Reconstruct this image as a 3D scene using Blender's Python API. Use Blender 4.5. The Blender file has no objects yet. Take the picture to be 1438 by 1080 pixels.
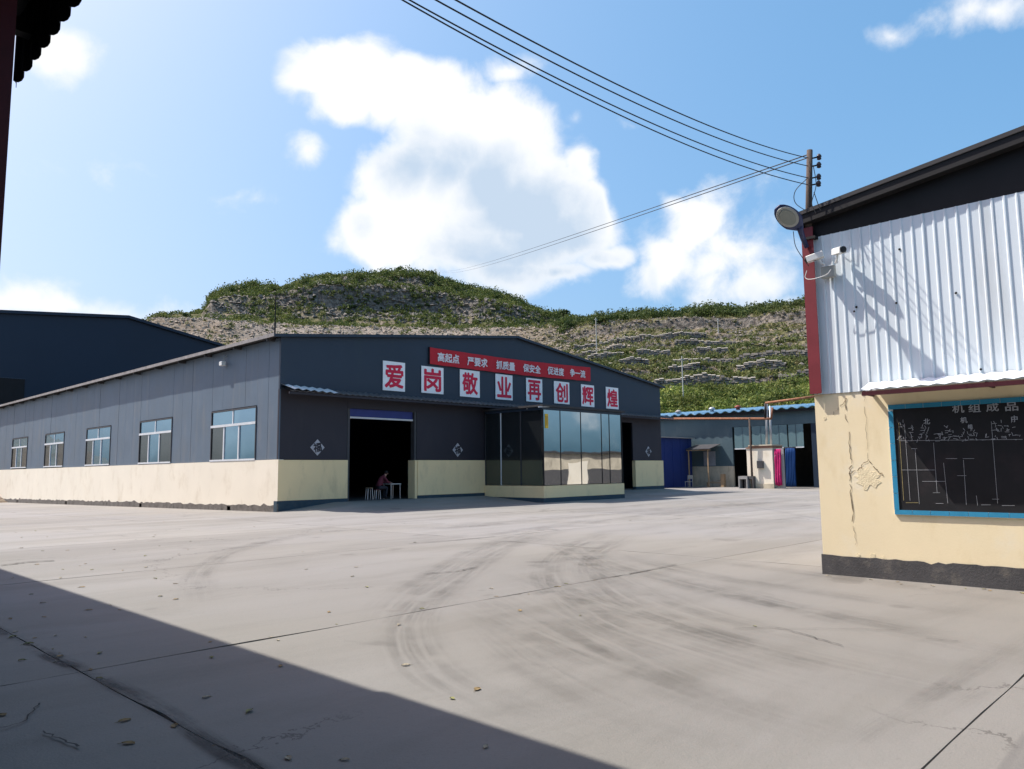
import bpy, math, random
import numpy as np
from mathutils import Vector, Matrix
R = math.radians
random.seed(7); rng = np.random.default_rng(7)
sc = bpy.context.scene
col = sc.collection

# ------------------------------------------------------------------ camera
# world: X runs along the workshop's gable front, Y along its long side wall, Z up; metres
W0, H0, FPX = 1438.0, 1080.0, 1071.63
PITCH, ROLL, HEAD, CAMZ = 0.111067, -0.010751, 0.800015, 1.6
_cp, _sp, _cr, _sr = math.cos(PITCH), math.sin(PITCH), math.cos(ROLL), math.sin(ROLL)
_hx, _hy = math.sin(HEAD), math.cos(HEAD)
_F = Vector((_hx*_cp, _hy*_cp, _sp)); _R0 = Vector((_hy, -_hx, 0)); _U0 = _R0.cross(_F)
_RR = _cr*_R0 + _sr*_U0; _UU = -_sr*_R0 + _cr*_U0
CAM = Vector((0, 0, CAMZ))
def ray(px, py):
    return ((px-W0/2)*_RR - (py-H0/2)*_UU + FPX*_F).normalized()
def at(px, py, X=None, Y=None, Z=None):
    d = ray(px, py)
    t = X/d.x if X is not None else Y/d.y if Y is not None else (Z-CAMZ)/d.z
    return CAM + t*d
cd = bpy.data.cameras.new('camera'); cam = bpy.data.objects.new('camera', cd); col.objects.link(cam)
cd.sensor_fit = 'HORIZONTAL'; cd.sensor_width = 36.0; cd.lens = FPX*36.0/W0
cd.clip_start = 0.05; cd.clip_end = 3000
m = Matrix.Identity(4)
for i, a in enumerate((_RR, _UU, -_F)):
    for j in range(3): m[j][i] = a[j]
m.translation = CAM
cam.matrix_world = m
sc.camera = cam

# ------------------------------------------------------------------ sun, sky, exposure
SUNV = Vector((-0.27, 0.64, 1.0)).normalized()
SUN_EL = math.asin(SUNV.z); SUN_AZ = math.atan2(SUNV.x, SUNV.y)
sd = bpy.data.lights.new('sun', 'SUN'); sun = bpy.data.objects.new('sun', sd); col.objects.link(sun)
sd.energy = 5.0; sd.angle = R(0.53); sd.color = (1.0, 0.95, 0.87)
sun.rotation_euler = SUNV.to_track_quat('Z', 'Y').to_euler()
sun.location = (-20, 40, 60)
sc.view_settings.view_transform = 'Standard'; sc.view_settings.look = 'None'
sc.view_settings.exposure = 0.6; sc.view_settings.gamma = 1.0; sc.view_settings.use_curve_mapping = False
sc.cycles.max_bounces = 8; sc.cycles.diffuse_bounces = 4; sc.cycles.transparent_max_bounces = 16

world = bpy.data.worlds.new('World'); sc.world = world; world.use_nodes = True
nt = world.node_tree; nt.nodes.clear()
def N(t, typ, **kw):
    n = t.nodes.new(typ)
    for k, v in kw.items(): setattr(n, k, v)
    return n
def mth(t, op, a, b=None, c=None, clamp=False):
    n = N(t, 'ShaderNodeMath', operation=op, use_clamp=clamp)
    for i, x in enumerate((a, b, c)):
        if x is None: continue
        if isinstance(x, (int, float)): n.inputs[i].default_value = x
        else: t.links.new(x, n.inputs[i])
    return n.outputs[0]
def vmath(t, op, a, b=None):
    n = N(t, 'ShaderNodeVectorMath', operation=op)
    for i, x in enumerate((a, b)):
        if x is None: continue
        if isinstance(x, (tuple, list)): n.inputs[i].default_value = x
        else: t.links.new(x, n.inputs[i])
    return n.outputs[1] if op in ('LENGTH', 'DISTANCE', 'DOT_PRODUCT') else n.outputs[0]
def mixc(t, f, a, b, mode='MIX'):
    n = N(t, 'ShaderNodeMix', data_type='RGBA', blend_type=mode)
    for s, x in ((n.inputs[0], f), (n.inputs[6], a), (n.inputs[7], b)):
        if isinstance(x, (int, float)): s.default_value = x
        elif isinstance(x, (tuple, list)): s.default_value = (*x[:3], 1)
        else: t.links.new(x, s)
    return n.outputs[2]
def ss(t, x, lo, hi):
    n = N(t, 'ShaderNodeMapRange', interpolation_type='SMOOTHSTEP')
    t.links.new(x, n.inputs[0]); n.inputs[1].default_value = lo; n.inputs[2].default_value = hi
    return n.outputs[0]
def noise(t, vec, scale, detail=4, rough=0.55, dist=0.0):
    n = N(t, 'ShaderNodeTexNoise'); t.links.new(vec, n.inputs['Vector'])
    n.inputs['Scale'].default_value = scale; n.inputs['Detail'].default_value = detail
    n.inputs['Roughness'].default_value = rough; n.inputs['Distortion'].default_value = dist
    return n
sky = N(nt, 'ShaderNodeTexSky', sky_type='NISHITA', sun_disc=False)
sky.sun_elevation = SUN_EL; sky.sun_rotation = SUN_AZ
sky.air_density = 1.0; sky.dust_density = 4.0; sky.ozone_density = 3.0
geo = N(nt, 'ShaderNodeTexCoord')
dirv = geo.outputs['Generated']
sep = N(nt, 'ShaderNodeSeparateXYZ'); nt.links.new(dirv, sep.inputs[0])
az = mth(nt, 'ARCTAN2', sep.outputs[0], sep.outputs[1]); el = mth(nt, 'ARCSINE', sep.outputs[2])
comb = N(nt, 'ShaderNodeCombineXYZ'); nt.links.new(az, comb.inputs[0]); nt.links.new(el, comb.inputs[1])
def blobs(lst, p):
    acc = None
    for (px, py, rx, ry, s) in lst:
        d = ray(px, py); c = (math.atan2(d.x, d.y), math.asin(d.z), 0)
        k = FPX/1.08
        q = vmath(nt, 'MULTIPLY', vmath(nt, 'SUBTRACT', p, c), (k/rx, k/ry, 0))
        v = mth(nt, 'MULTIPLY_ADD', vmath(nt, 'LENGTH', q), -s, s)
        acc = v if acc is None else mth(nt, 'MAXIMUM', acc, v)
    return acc
CL = [(500, 110, 95, 55, 1.4), (445, 95, 62, 32, 1.2), (560, 130, 90, 50, 1.4), (620, 160, 90, 60, 1.4), (660, 190, 120, 80, 1.5),
      (690, 250, 160, 110, 1.6), (610, 270, 120, 100, 1.5), (560, 330, 115, 62, 1.3), (700, 330, 170, 90, 1.5), (770, 300, 100, 95, 1.4),
      (820, 235, 40, 45, 1.0), (835, 290, 26, 50, .9), (845, 362, 48, 30, .75), (805, 385, 55, 25, .7), (720, 385, 140, 45, .9),
      (985, 310, 95, 60, .75), (930, 365, 65, 75, .75), (1020, 350, 115, 90, .62), (1060, 410, 105, 50, .62), (940, 275, 32, 20, .5),
      (443, 205, 42, 26, .45), (80, 65, 52, 44, .7), (75, 430, 150, 32, .62), (1380, 8, 80, 32, .6), (1255, 48, 40, 22, .36),
      (720, 105, 52, 28, .5), (810, 172, 32, 18, .36), (890, 160, 30, 16, .32), (1110, 440, 100, 42, .5), (240, 265, 200, 14, .14)]
def cloud_field(dv, ae):
    """billowing cumulus density for a sky direction dv / its azimuth-elevation ae"""
    w1 = noise(nt, dv, 6.0, 3, 0.6)
    w2 = vmath(nt, 'MULTIPLY', vmath(nt, 'SUBTRACT', w1.outputs['Color'], (0.5, 0.5, 0.5)), (0.12, 0.10, 0.0))
    core = blobs(CL, vmath(nt, 'ADD', ae, w2))
    f1 = noise(nt, dv, 13.0, 8, 0.60, 0.25)
    return mth(nt, 'MULTIPLY_ADD', mth(nt, 'SUBTRACT', f1.outputs['Fac'], 0.5), 1.25, core)
dens = cloud_field(dirv, comb.outputs[0])
# the same field a little nearer the sun: where cloud stands between a spot and the sun, that spot is grey
tang = (SUNV - _F*SUNV.dot(_F)).normalized()
off = vmath(nt, 'NORMALIZE', vmath(nt, 'ADD', dirv, tuple(tang*0.12)))
so = N(nt, 'ShaderNodeSeparateXYZ'); nt.links.new(off, so.inputs[0])
co_ = N(nt, 'ShaderNodeCombineXYZ'); nt.links.new(mth(nt, 'ARCTAN2', so.outputs[0], so.outputs[1]), co_.inputs[0]); nt.links.new(mth(nt, 'ARCSINE', so.outputs[2]), co_.inputs[1])
dens2 = cloud_field(off, co_.outputs[0])
# the rest of the sky, outside this view, carries the same broken cumulus
big = noise(nt, dirv, 3.1, 6, 0.58)
camside = mth(nt, 'SUBTRACT', 1.0, ss(nt, vmath(nt, 'DOT_PRODUCT', dirv, tuple(_F)), 0.60, 0.74))
rest = mth(nt, 'MULTIPLY', ss(nt, big.outputs['Fac'], 0.56, 0.68), camside)
mask = mth(nt, 'MAXIMUM', ss(nt, dens, 0.02, 0.58), mth(nt, 'MULTIPLY', rest, 0.9))
soft = noise(nt, dirv, 9.0, 5, 0.55)
d3 = mth(nt, 'MULTIPLY_ADD', mth(nt, 'SUBTRACT', soft.outputs['Fac'], 0.5), 1.0, dens2)
shade = mth(nt, 'MULTIPLY', mth(nt, 'MULTIPLY', ss(nt, d3, 0.05, 1.45), 1.15, clamp=True), ss(nt, dens, 0.2, 0.9))
cloudc = mixc(nt, shade, (8.1, 8.2, 8.35), (4.6, 5.6, 6.85))
sc_ = N(nt, 'ShaderNodeSeparateColor'); nt.links.new(sky.outputs[0], sc_.inputs[0])      # hazy summer air: softer, bluer fall-off from the sun
cb_ = N(nt, 'ShaderNodeCombineColor')
for i, (a_, p_) in enumerate(((1.20, 1.0), (2.18, 0.68), (3.0, 0.60))):
    nt.links.new(mth(nt, 'MULTIPLY', mth(nt, 'POWER', sc_.outputs[i], p_), a_), cb_.inputs[i])
skyhi = cb_.outputs[0]
skyc = mixc(nt, mask, skyhi, cloudc)
bg = N(nt, 'ShaderNodeBackground'); bg.inputs[1].default_value = 0.085
nt.links.new(skyc, bg.inputs[0])
wo = N(nt, 'ShaderNodeOutputWorld'); nt.links.new(bg.outputs[0], wo.inputs[0])

# ------------------------------------------------------------------ materials
MATS = {}
def mat(name, c, rough=0.8, metal=0.0, spec=0.3, var=0.12, vscale=3.0, bump=0.0, bscale=40.0, stain=None, stain_amt=0.0,
        stain_scale=1.2, streak=0.0, c2=None, c2lo=0.5, c2hi=0.7, c2scale=2.0):
    if name in MATS: return MATS[name]
    mm = bpy.data.materials.new(name); mm.use_nodes = True; t = mm.node_tree
    b = t.nodes['Principled BSDF']
    b.inputs['Roughness'].default_value = rough; b.inputs['Metallic'].default_value = metal
    b.inputs['Specular IOR Level'].default_value = spec
    g = N(t, 'ShaderNodeNewGeometry'); p = g.outputs['Position']
    n1 = noise(t, p, vscale, 5, 0.6)
    cc = mixc(t, n1.outputs['Fac'], tuple(x*(1-var*1.6) for x in c), tuple(min(1, x*(1+var*1.6)) for x in c))
    if c2:
        n2 = noise(t, p, c2scale, 6, 0.62)
        cc = mixc(t, ss(t, n2.outputs['Fac'], c2lo, c2hi), cc, c2)
    if stain:
        sv = p
        if streak: sv = vmath(t, 'MULTIPLY', p, (1, 1, 1.0/streak))
        n3 = noise(t, sv, stain_scale, 6, 0.65)
        cc = mixc(t, mth(t, 'MULTIPLY', ss(t, n3.outputs['Fac'], 0.5, 0.75), stain_amt), cc, stain)
    t.links.new(cc, b.inputs['Base Color'])
    if bump:
        nb = noise(t, p, bscale, 4, 0.6); bn = N(t, 'ShaderNodeBump'); bn.inputs['Strength'].default_value = bump
        bn.inputs['Distance'].default_value = 0.02
        t.links.new(nb.outputs['Fac'], bn.inputs['Height']); t.links.new(bn.outputs[0], b.inputs['Normal'])
    MATS[name] = mm
    return mm
def gloss_mat(name, c, refl, rough=0.03, base=(0.01, 0.012, 0.014)):
    mm = bpy.data.materials.new(name); mm.use_nodes = True; t = mm.node_tree
    b = t.nodes['Principled BSDF']; b.inputs['Base Color'].default_value = (*base, 1); b.inputs['Roughness'].default_value = 0.25
    gl = N(t, 'ShaderNodeBsdfGlossy'); gl.inputs[0].default_value = (*c, 1); gl.inputs[1].default_value = rough
    g = N(t, 'ShaderNodeNewGeometry'); nn = noise(t, g.outputs['Position'], 0.9, 1, 0.4)
    bn = N(t, 'ShaderNodeBump'); bn.inputs['Strength'].default_value = 0.22; bn.inputs['Distance'].default_value = 0.02
    t.links.new(nn.outputs['Fac'], bn.inputs['Height']); t.links.new(bn.outputs[0], gl.inputs['Normal'])
    mx = N(t, 'ShaderNodeMixShader'); mx.inputs[0].default_value = refl
    t.links.new(b.outputs[0], mx.inputs[1]); t.links.new(gl.outputs[0], mx.inputs[2])
    t.links.new(mx.outputs[0], t.nodes['Material Output'].inputs[0])
    MATS[name] = mm
    return mm

# concrete yard: cement grey, dusty warm patches, dark grime
mm = bpy.data.materials.new('concrete'); mm.use_nodes = True; t = mm.node_tree; MATS['concrete'] = mm
b = t.nodes['Principled BSDF']; b.inputs['Roughness'].default_value = 0.82; b.inputs['Specular IOR Level'].default_value = 0.3
p = N(t, 'ShaderNodeNewGeometry').outputs['Position']
ps = vmath(t, 'MULTIPLY', p, (0.35, 1.0, 1.0))
n1 = noise(t, p, 0.16, 5, 0.6); n2 = noise(t, ps, 0.9, 7, 0.66, 0.4); n3 = noise(t, p, 60, 3, 0.6); n4 = noise(t, p, 7.0, 6, 0.7)
cc = mixc(t, ss(t, n1.outputs['Fac'], 0.35, 0.65), (0.268, 0.260, 0.252), (0.268, 0.254, 0.228))
cc = mixc(t, mth(t, 'MULTIPLY', ss(t, n2.outputs['Fac'], 0.45, 0.72), 0.50), cc, (0.135, 0.128, 0.116))
n5 = noise(t, vmath(t, 'MULTIPLY', p, (0.25, 1.3, 1.0)), 0.35, 6, 0.6, 0.6)
cc = mixc(t, mth(t, 'MULTIPLY', ss(t, n5.outputs['Fac'], 0.42, 0.70), 0.45), cc, (0.135, 0.126, 0.105))
cc = mixc(t, mth(t, 'MULTIPLY', ss(t, n4.outputs['Fac'], 0.52, 0.72), 0.22), cc, (0.26, 0.245, 0.225))
cc = mixc(t, mth(t, 'MULTIPLY', n3.outputs['Fac'], 0.35), cc, (0.105, 0.10, 0.092))
wear = mth(t, 'SUBTRACT', 1.0, ss(t, vmath(t, 'DISTANCE', vmath(t, 'ADD', p, vmath(t, 'MULTIPLY', noise(t, p, 0.3, 3).outputs['Color'], (5.0, 5.0, 0))), (11.0, 7.5, 0.0)), 2.5, 11.0))
cc = mixc(t, mth(t, 'MULTIPLY', wear, 0.46), cc, (0.130, 0.122, 0.100))      # oily, trafficked turning area
n6 = noise(t, p, 22, 5, 0.75); n7 = noise(t, p, 140, 2, 0.7)
cc = mixc(t, mth(t, 'MULTIPLY', ss(t, n6.outputs['Fac'], 0.56, 0.70), 0.30), cc, (0.085, 0.078, 0.068))
cc = mixc(t, mth(t, 'MULTIPLY', ss(t, n7.outputs['Fac'], 0.58, 0.72), 0.40), cc, (0.30, 0.28, 0.25))
cc = mixc(t, mth(t, 'MULTIPLY', ss(t, noise(t, p, 0.75, 3, 0.5).outputs['Fac'], 0.66, 0.70), 0.35), cc, (0.080, 0.073, 0.064))   # old oil stains
oi = N(t, 'ShaderNodeObjectInfo')
cc = mixc(t, mth(t, 'MULTIPLY', oi.outputs['Random'], 0.28), cc, (0.130, 0.122, 0.110))
vo = N(t, 'ShaderNodeTexVoronoi', feature='DISTANCE_TO_EDGE'); vo.inputs['Scale'].default_value = 0.16
wp = vmath(t, 'ADD', p, vmath(t, 'MULTIPLY', vmath(t, 'SUBTRACT', noise(t, p, 1.3, 6, 0.65).outputs['Color'], (.5, .5, .5)), (1.6, 1.6, 0)))
t.links.new(wp, vo.inputs['Vector'])
crk = mth(t, 'MULTIPLY', mth(t, 'SUBTRACT', 1.0, ss(t, vo.outputs['Distance'], 0.0006, 0.0022)), ss(t, noise(t, p, 0.25, 2).outputs['Fac'], 0.5, 0.58))
cc = mixc(t, mth(t, 'MULTIPLY', crk, 0.75), cc, (0.06, 0.055, 0.05))
t.links.new(cc, b.inputs['Base Color'])
bn = N(t, 'ShaderNodeBump'); bn.inputs['Strength'].default_value = 0.35; bn.inputs['Distance'].default_value = 0.01
t.links.new(mth(t, 'ADD', n3.outputs['Fac'], mth(t, 'MULTIPLY', n4.outputs['Fac'], 1.5)), bn.inputs['Height']); t.links.new(bn.outputs[0], b.inputs['Normal'])

mat('joint', (0.05, 0.047, 0.043), 0.95, c2=(0.12, 0.11, 0.09), c2scale=9)
mat('soil', (0.16, 0.14, 0.11), 0.95, var=0.3, vscale=0.6)
mat('cream', (0.86, 0.67, 0.38), 0.75, var=0.05, vscale=0.7, stain=(0.42, 0.33, 0.20), stain_amt=0.35, stain_scale=1.6, streak=2.5, bump=0.12, bscale=25)  # shaded-front twin of cream_lit; warm bounced light put into the colour
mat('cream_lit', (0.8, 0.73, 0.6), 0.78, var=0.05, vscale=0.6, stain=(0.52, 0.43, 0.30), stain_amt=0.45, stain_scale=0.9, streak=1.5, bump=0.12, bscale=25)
mat('yellow_plaster', (0.84, 0.72, 0.48), 0.78, var=0.06, vscale=0.9, stain=(0.62, 0.48, 0.24), stain_amt=0.45, stain_scale=1.9, streak=2.2,
    bump=0.07, bscale=30, c2=(0.82, 0.75, 0.58), c2lo=0.5, c2hi=0.75, c2scale=1.1)
mat('grey_plinth', (0.075, 0.073, 0.075), 0.85, var=0.25, vscale=4, stain=(0.20, 0.18, 0.15), stain_amt=0.4, stain_scale=6, bump=0.3)
mat('rough_plinth', (0.15, 0.135, 0.12), 0.95, var=0.4, vscale=3, stain=(0.04, 0.035, 0.03), stain_amt=0.8, stain_scale=3.5, bump=0.8, bscale=9)
mat('blue_band', (0.035, 0.062, 0.085), 0.75, var=0.2, vscale=4, stain=(0.10, 0.10, 0.09), stain_amt=0.3, stain_scale=5)
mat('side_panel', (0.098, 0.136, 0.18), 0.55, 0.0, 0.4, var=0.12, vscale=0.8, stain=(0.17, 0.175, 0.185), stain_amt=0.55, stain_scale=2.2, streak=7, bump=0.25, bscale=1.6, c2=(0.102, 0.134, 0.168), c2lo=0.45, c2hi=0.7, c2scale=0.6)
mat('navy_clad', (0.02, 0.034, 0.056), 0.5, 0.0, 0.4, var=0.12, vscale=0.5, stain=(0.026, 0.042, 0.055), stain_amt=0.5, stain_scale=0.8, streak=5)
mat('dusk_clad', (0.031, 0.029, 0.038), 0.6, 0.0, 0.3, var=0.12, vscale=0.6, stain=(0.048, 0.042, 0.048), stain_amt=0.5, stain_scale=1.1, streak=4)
mat('hall_clad', (0.012, 0.025, 0.048), 0.55, 0.0, 0.35, var=0.15, vscale=0.12)
mat('roof_dark', (0.045, 0.043, 0.045), 0.7, var=0.3, vscale=1.4)
mat('roof_edge', (0.28, 0.26, 0.25), 0.75, var=0.3, vscale=3, stain=(0.09, 0.075, 0.06), stain_amt=0.7, stain_scale=4)
mat('black_steel', (0.011, 0.01, 0.011), 0.65, var=0.3, vscale=2)
mat('canopy_sheet', (0.012, 0.01, 0.012), 0.7, var=0.3, vscale=2)
mat('white_clad', (0.68, 0.745, 0.785), 0.45, 0.0, 0.45, var=0.05, vscale=0.8, stain=(0.42, 0.42, 0.40), stain_amt=0.35, stain_scale=2.2, streak=7)
mat('red_steel', (0.19, 0.030, 0.038), 0.5, var=0.2, vscale=3, stain=(0.10, 0.03, 0.025), stain_amt=0.5, stain_scale=6)
mat('maroon', (0.06, 0.01, 0.016), 0.6, var=0.2, vscale=4)
mat('wood_pole', (0.085, 0.062, 0.05), 0.9, var=0.3, vscale=6, stain=(0.05, 0.04, 0.035), stain_amt=0.6, stain_scale=9, streak=6)
mat('wire', (0.012, 0.011, 0.012), 0.6, var=0.1)
mat('white_plastic', (0.70, 0.70, 0.67), 0.45, var=0.05)
mat('grey_plastic', (0.34, 0.34, 0.31), 0.5, var=0.1)
mat('black_plastic', (0.015, 0.015, 0.018), 0.4, var=0.1)
mat('lamp_navy', (0.035, 0.045, 0.11), 0.4, var=0.1)
mat('lamp_lens', (0.24, 0.25, 0.22), 0.25, var=0.1, vscale=9)
mat('porcelain', (0.06, 0.045, 0.05), 0.3, var=0.1)
mat('frame_white', (0.62, 0.64, 0.66), 0.5, var=0.12, vscale=3)
mat('frame_dark', (0.055, 0.055, 0.06), 0.5, var=0.2)
mat('board_black', (0.014, 0.014, 0.016), 0.55, var=0.35, vscale=3, stain=(0.05, 0.035, 0.04), stain_amt=0.35, stain_scale=2.0)
mat('tile_blue', (0.045, 0.27, 0.45), 0.25, 0.0, 0.5, var=0.12, vscale=7)
mat('grout', (0.60, 0.62, 0.60), 0.9)
mat('chalk', (0.38, 0.39, 0.41), 0.95, var=0.3, vscale=30)
mat('chalk_yellow', (0.45, 0.37, 0.16), 0.95, var=0.3, vscale=30)
mat('sign_white', (0.86, 0.87, 0.88), 0.6, var=0.06, vscale=2)
mat('sign_red', (0.62, 0.018, 0.06), 0.55, var=0.1)
mat('banner_red', (0.5, 0.022, 0.035), 0.7, var=0.15, vscale=0.8)
mat('banner_white', (0.75, 0.72, 0.74), 0.7, var=0.1)
mat('poster_grey', (0.42, 0.42, 0.45), 0.8, var=0.15, vscale=6)
mat('shutter_blue', (0.03, 0.045, 0.20), 0.5, var=0.15)
mat('awning_grey', (0.09, 0.085, 0.085), 0.7, var=0.4, vscale=5, stain=(0.30, 0.30, 0.33), stain_amt=0.5, stain_scale=4)
mat('awning_white', (0.62, 0.62, 0.62), 0.6, var=0.2, vscale=4)
mat('teal_clad', (0.065, 0.105, 0.125), 0.6, 0.0, 0.3, var=0.14, vscale=0.6, stain=(0.13, 0.17, 0.18), stain_amt=0.4, stain_scale=1.1, streak=3)
mat('plaster_grey', (0.52, 0.46, 0.35), 0.9, var=0.25, vscale=1.5, stain=(0.16, 0.14, 0.10), stain_amt=0.6, stain_scale=2.5, streak=3)
mat('roof_blue', (0.09, 0.2, 0.31), 0.5, var=0.25, vscale=1.5, stain=(0.45, 0.55, 0.60), stain_amt=0.5, stain_scale=3)
mat('rust', (0.24, 0.105, 0.055), 0.8, var=0.35, vscale=4, stain=(0.40, 0.27, 0.19), stain_amt=0.6, stain_scale=3)
mat('galvanised', (0.36, 0.38, 0.4), 0.4, 0.4, 0.4, var=0.15, vscale=4)
mat('shed_blue', (0.014, 0.032, 0.15), 0.5, var=0.12, vscale=0.8)
mat('curtain_blue', (0.012, 0.06, 0.21), 0.8, var=0.15, vscale=2)
mat('quilt_pink', (0.4, 0.012, 0.11), 0.9, var=0.2, vscale=3, c2=(0.50, 0.22, 0.28), c2lo=0.62, c2hi=0.68, c2scale=5)
mat('board_grey', (0.30, 0.29, 0.28), 0.85, var=0.15, vscale=2)
mat('cement_block', (0.30, 0.295, 0.285), 0.9, var=0.2, vscale=4)
mat('brick_brown', (0.28, 0.15, 0.10), 0.9, var=0.3, vscale=6)
mat('timber', (0.36, 0.25, 0.15), 0.85, var=0.25, vscale=4)
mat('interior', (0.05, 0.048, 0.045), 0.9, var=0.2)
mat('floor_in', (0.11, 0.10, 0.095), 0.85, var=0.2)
mat('steel_bright', (0.62, 0.62, 0.64), 0.35, 0.5, 0.4, var=0.05)
mat('table_white', (0.70, 0.69, 0.66), 0.4, var=0.05)
mat('shirt', (0.16, 0.035, 0.05), 0.9, var=0.15, vscale=9)
mat('trousers', (0.035, 0.035, 0.045), 0.9, var=0.15, vscale=9)
mat('skin', (0.42, 0.24, 0.17), 0.6, var=0.06, vscale=12)
mat('hair', (0.015, 0.012, 0.012), 0.6)
mat('sign_yellow', (0.70, 0.45, 0.04), 0.6, var=0.05)
mat('leaf_dry', (0.24, 0.17, 0.08), 0.85, var=0.25, vscale=20)
mat('leaf_pale', (0.32, 0.28, 0.2), 0.85, var=0.2, vscale=20)
mat('leaf_green', (0.2, 0.2, 0.08), 0.8, var=0.25, vscale=20)
mat('bark', (0.10, 0.08, 0.06), 0.95, var=0.3, vscale=4)
mat('stone_wall', (0.2, 0.18, 0.155), 0.95, var=0.45, vscale=1.1, c2=(0.10, 0.095, 0.09), c2lo=0.46, c2hi=0.66, c2scale=0.9)
mat('stone_sunlit', (0.25, 0.235, 0.205), 0.95, var=0.3, vscale=1.4)
mat('rubble', (0.25, 0.215, 0.175), 0.95, var=0.45, vscale=0.7, c2=(0.22, 0.17, 0.13), c2lo=0.5, c2hi=0.7, c2scale=0.25)
mat('pole_pale', (0.55, 0.54, 0.50), 0.8, var=0.1)
mat('tank_red', (0.2, 0.045, 0.03), 0.6, var=0.2)
gloss_mat('mirror_glass', (0.72, 0.77, 0.80), 0.62, 0.015, (0.010, 0.013, 0.014))
gloss_mat('window_glass', (0.40, 0.66, 0.86), 0.50, 0.03, (0.012, 0.022, 0.026))
gloss_mat('dark_glass', (0.5, 0.6, 0.62), 0.16, 0.05, (0.012, 0.014, 0.015))
gloss_mat('teal_glass', (0.55, 0.72, 0.76), 0.22, 0.15, (0.15, 0.24, 0.26))

# ------------------------------------------------------------------ helpers
class MB:
    def __init__(s): s.v = []; s.f = []; s.mi = []; s.cur = 0
    def add(s, vs, fs):
        o = len(s.v); s.v += [tuple(x) for x in vs]; s.f += [tuple(i+o for i in f) for f in fs]; s.mi += [s.cur]*len(fs); return s
    def box(s, a, b_):
        (x0, y0, z0), (x1, y1, z1) = a, b_
        x0, x1 = min(x0, x1), max(x0, x1); y0, y1 = min(y0, y1), max(y0, y1); z0, z1 = min(z0, z1), max(z0, z1)
        return s.add([(x0,y0,z0),(x1,y0,z0),(x1,y1,z0),(x0,y1,z0),(x0,y0,z1),(x1,y0,z1),(x1,y1,z1),(x0,y1,z1)],
                     [(0,3,2,1),(4,5,6,7),(0,1,5,4),(1,2,6,5),(2,3,7,6),(3,0,4,7)])
    def prism(s, poly, d):                       # closed polygon of 3-D points swept by vector d
        n = len(poly); d = Vector(d); P = [Vector(q) for q in poly]
        vs = P + [q + d for q in P]
        fs = [tuple(range(n))[::-1], tuple(range(n, 2*n))] + [(i, (i+1) % n, n+(i+1) % n, n+i) for i in range(n)]
        return s.add(vs, fs)
    def tube(s, pts, r, n=8, r1=None, cap=True):
        pts = [Vector(q) for q in pts]; k = len(pts); vs = []
        prev = None
        for i, q in enumerate(pts):
            tan = (pts[min(i+1, k-1)] - pts[max(i-1, 0)]).normalized()
            if prev is None:
                a = Vector((0, 0, 1)) if abs(tan.z) < 0.9 else Vector((1, 0, 0))
                e1 = tan.cross(a).normalized()
            else:
                e1 = (prev - tan*prev.dot(tan)).normalized()
            prev = e1; e2 = tan.cross(e1)
            rr = r if r1 is None else r + (r1-r)*i/(k-1)
            for j in range(n):
                th = 2*math.pi*j/n; vs.append(q + rr*(math.cos(th)*e1 + math.sin(th)*e2))
        fs = [(i*n+j, i*n+(j+1) % n, (i+1)*n+(j+1) % n, (i+1)*n+j) for i in range(k-1) for j in range(n)]
        if cap: fs += [tuple(range(n))[::-1], tuple(range((k-1)*n, k*n))]
        return s.add(vs, fs)
    def lathe(s, prof, c, axis=(0, 0, 1), n=16, sx=1.0):   # profile (radius, height) about an axis
        ax = Vector(axis).normalized(); a = Vector((0, 0, 1)) if abs(ax.z) < 0.9 else Vector((1, 0, 0))
        e1 = ax.cross(a).normalized(); e2 = ax.cross(e1); c = Vector(c); vs = []
        for r, h in prof:
            for j in range(n):
                th = 2*math.pi*j/n; vs.append(c + ax*h + r*(math.cos(th)*e1*sx + math.sin(th)*e2))
        k = len(prof)
        fs = [(i*n+j, i*n+(j+1) % n, (i+1)*n+(j+1) % n, (i+1)*n+j) for i in range(k-1) for j in range(n)]
        fs += [tuple(range(n))[::-1], tuple(range((k-1)*n, k*n))]
        return s.add(vs, fs)
    def build(s, name, material, parent=None, smooth=False, origin=None):
        me = bpy.data.meshes.new(name)
        o = Vector(origin) if origin else Vector((0, 0, 0))
        me.from_pydata([tuple(Vector(q)-o) for q in s.v], [], s.f)
        mts = material if isinstance(material, (list, tuple)) else [material]
        for x in mts: me.materials.append(MATS[x] if isinstance(x, str) else x)
        if len(mts) > 1: me.polygons.foreach_set('material_index', s.mi)
        if smooth: me.polygons.foreach_set('use_smooth', [True]*len(me.polygons))
        me.update()
        return link(name, me, parent, o)
def link(name, me, parent=None, loc=(0, 0, 0)):
    ob = bpy.data.objects.new(name, me); col.objects.link(ob)
    if parent: ob.parent = parent; ob.location = Vector(loc) - world_loc(parent)
    else: ob.location = loc
    return ob
def world_loc(o):
    l = Vector((0, 0, 0))
    while o: l += o.location; o = o.parent
    return l
def tag(o, label=None, cat=None, group=None, kind=None):
    if label: o['label'] = label
    if cat: o['category'] = cat
    if group: o['group'] = group
    if kind: o['kind'] = kind
    return o
def thing(name, label, cat, loc=(0, 0, 0), group=None):
    return tag(link(name, None, None, loc), label, cat, group)
def bx(name, a, b_, material, parent=None): return MB().box(a, b_).build(name, material, parent)
def bev(o, w=0.01, seg=2):
    md = o.modifiers.new('bevel', 'BEVEL'); md.width = w; md.segments = seg; md.limit_method = 'ANGLE'; return o
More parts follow.
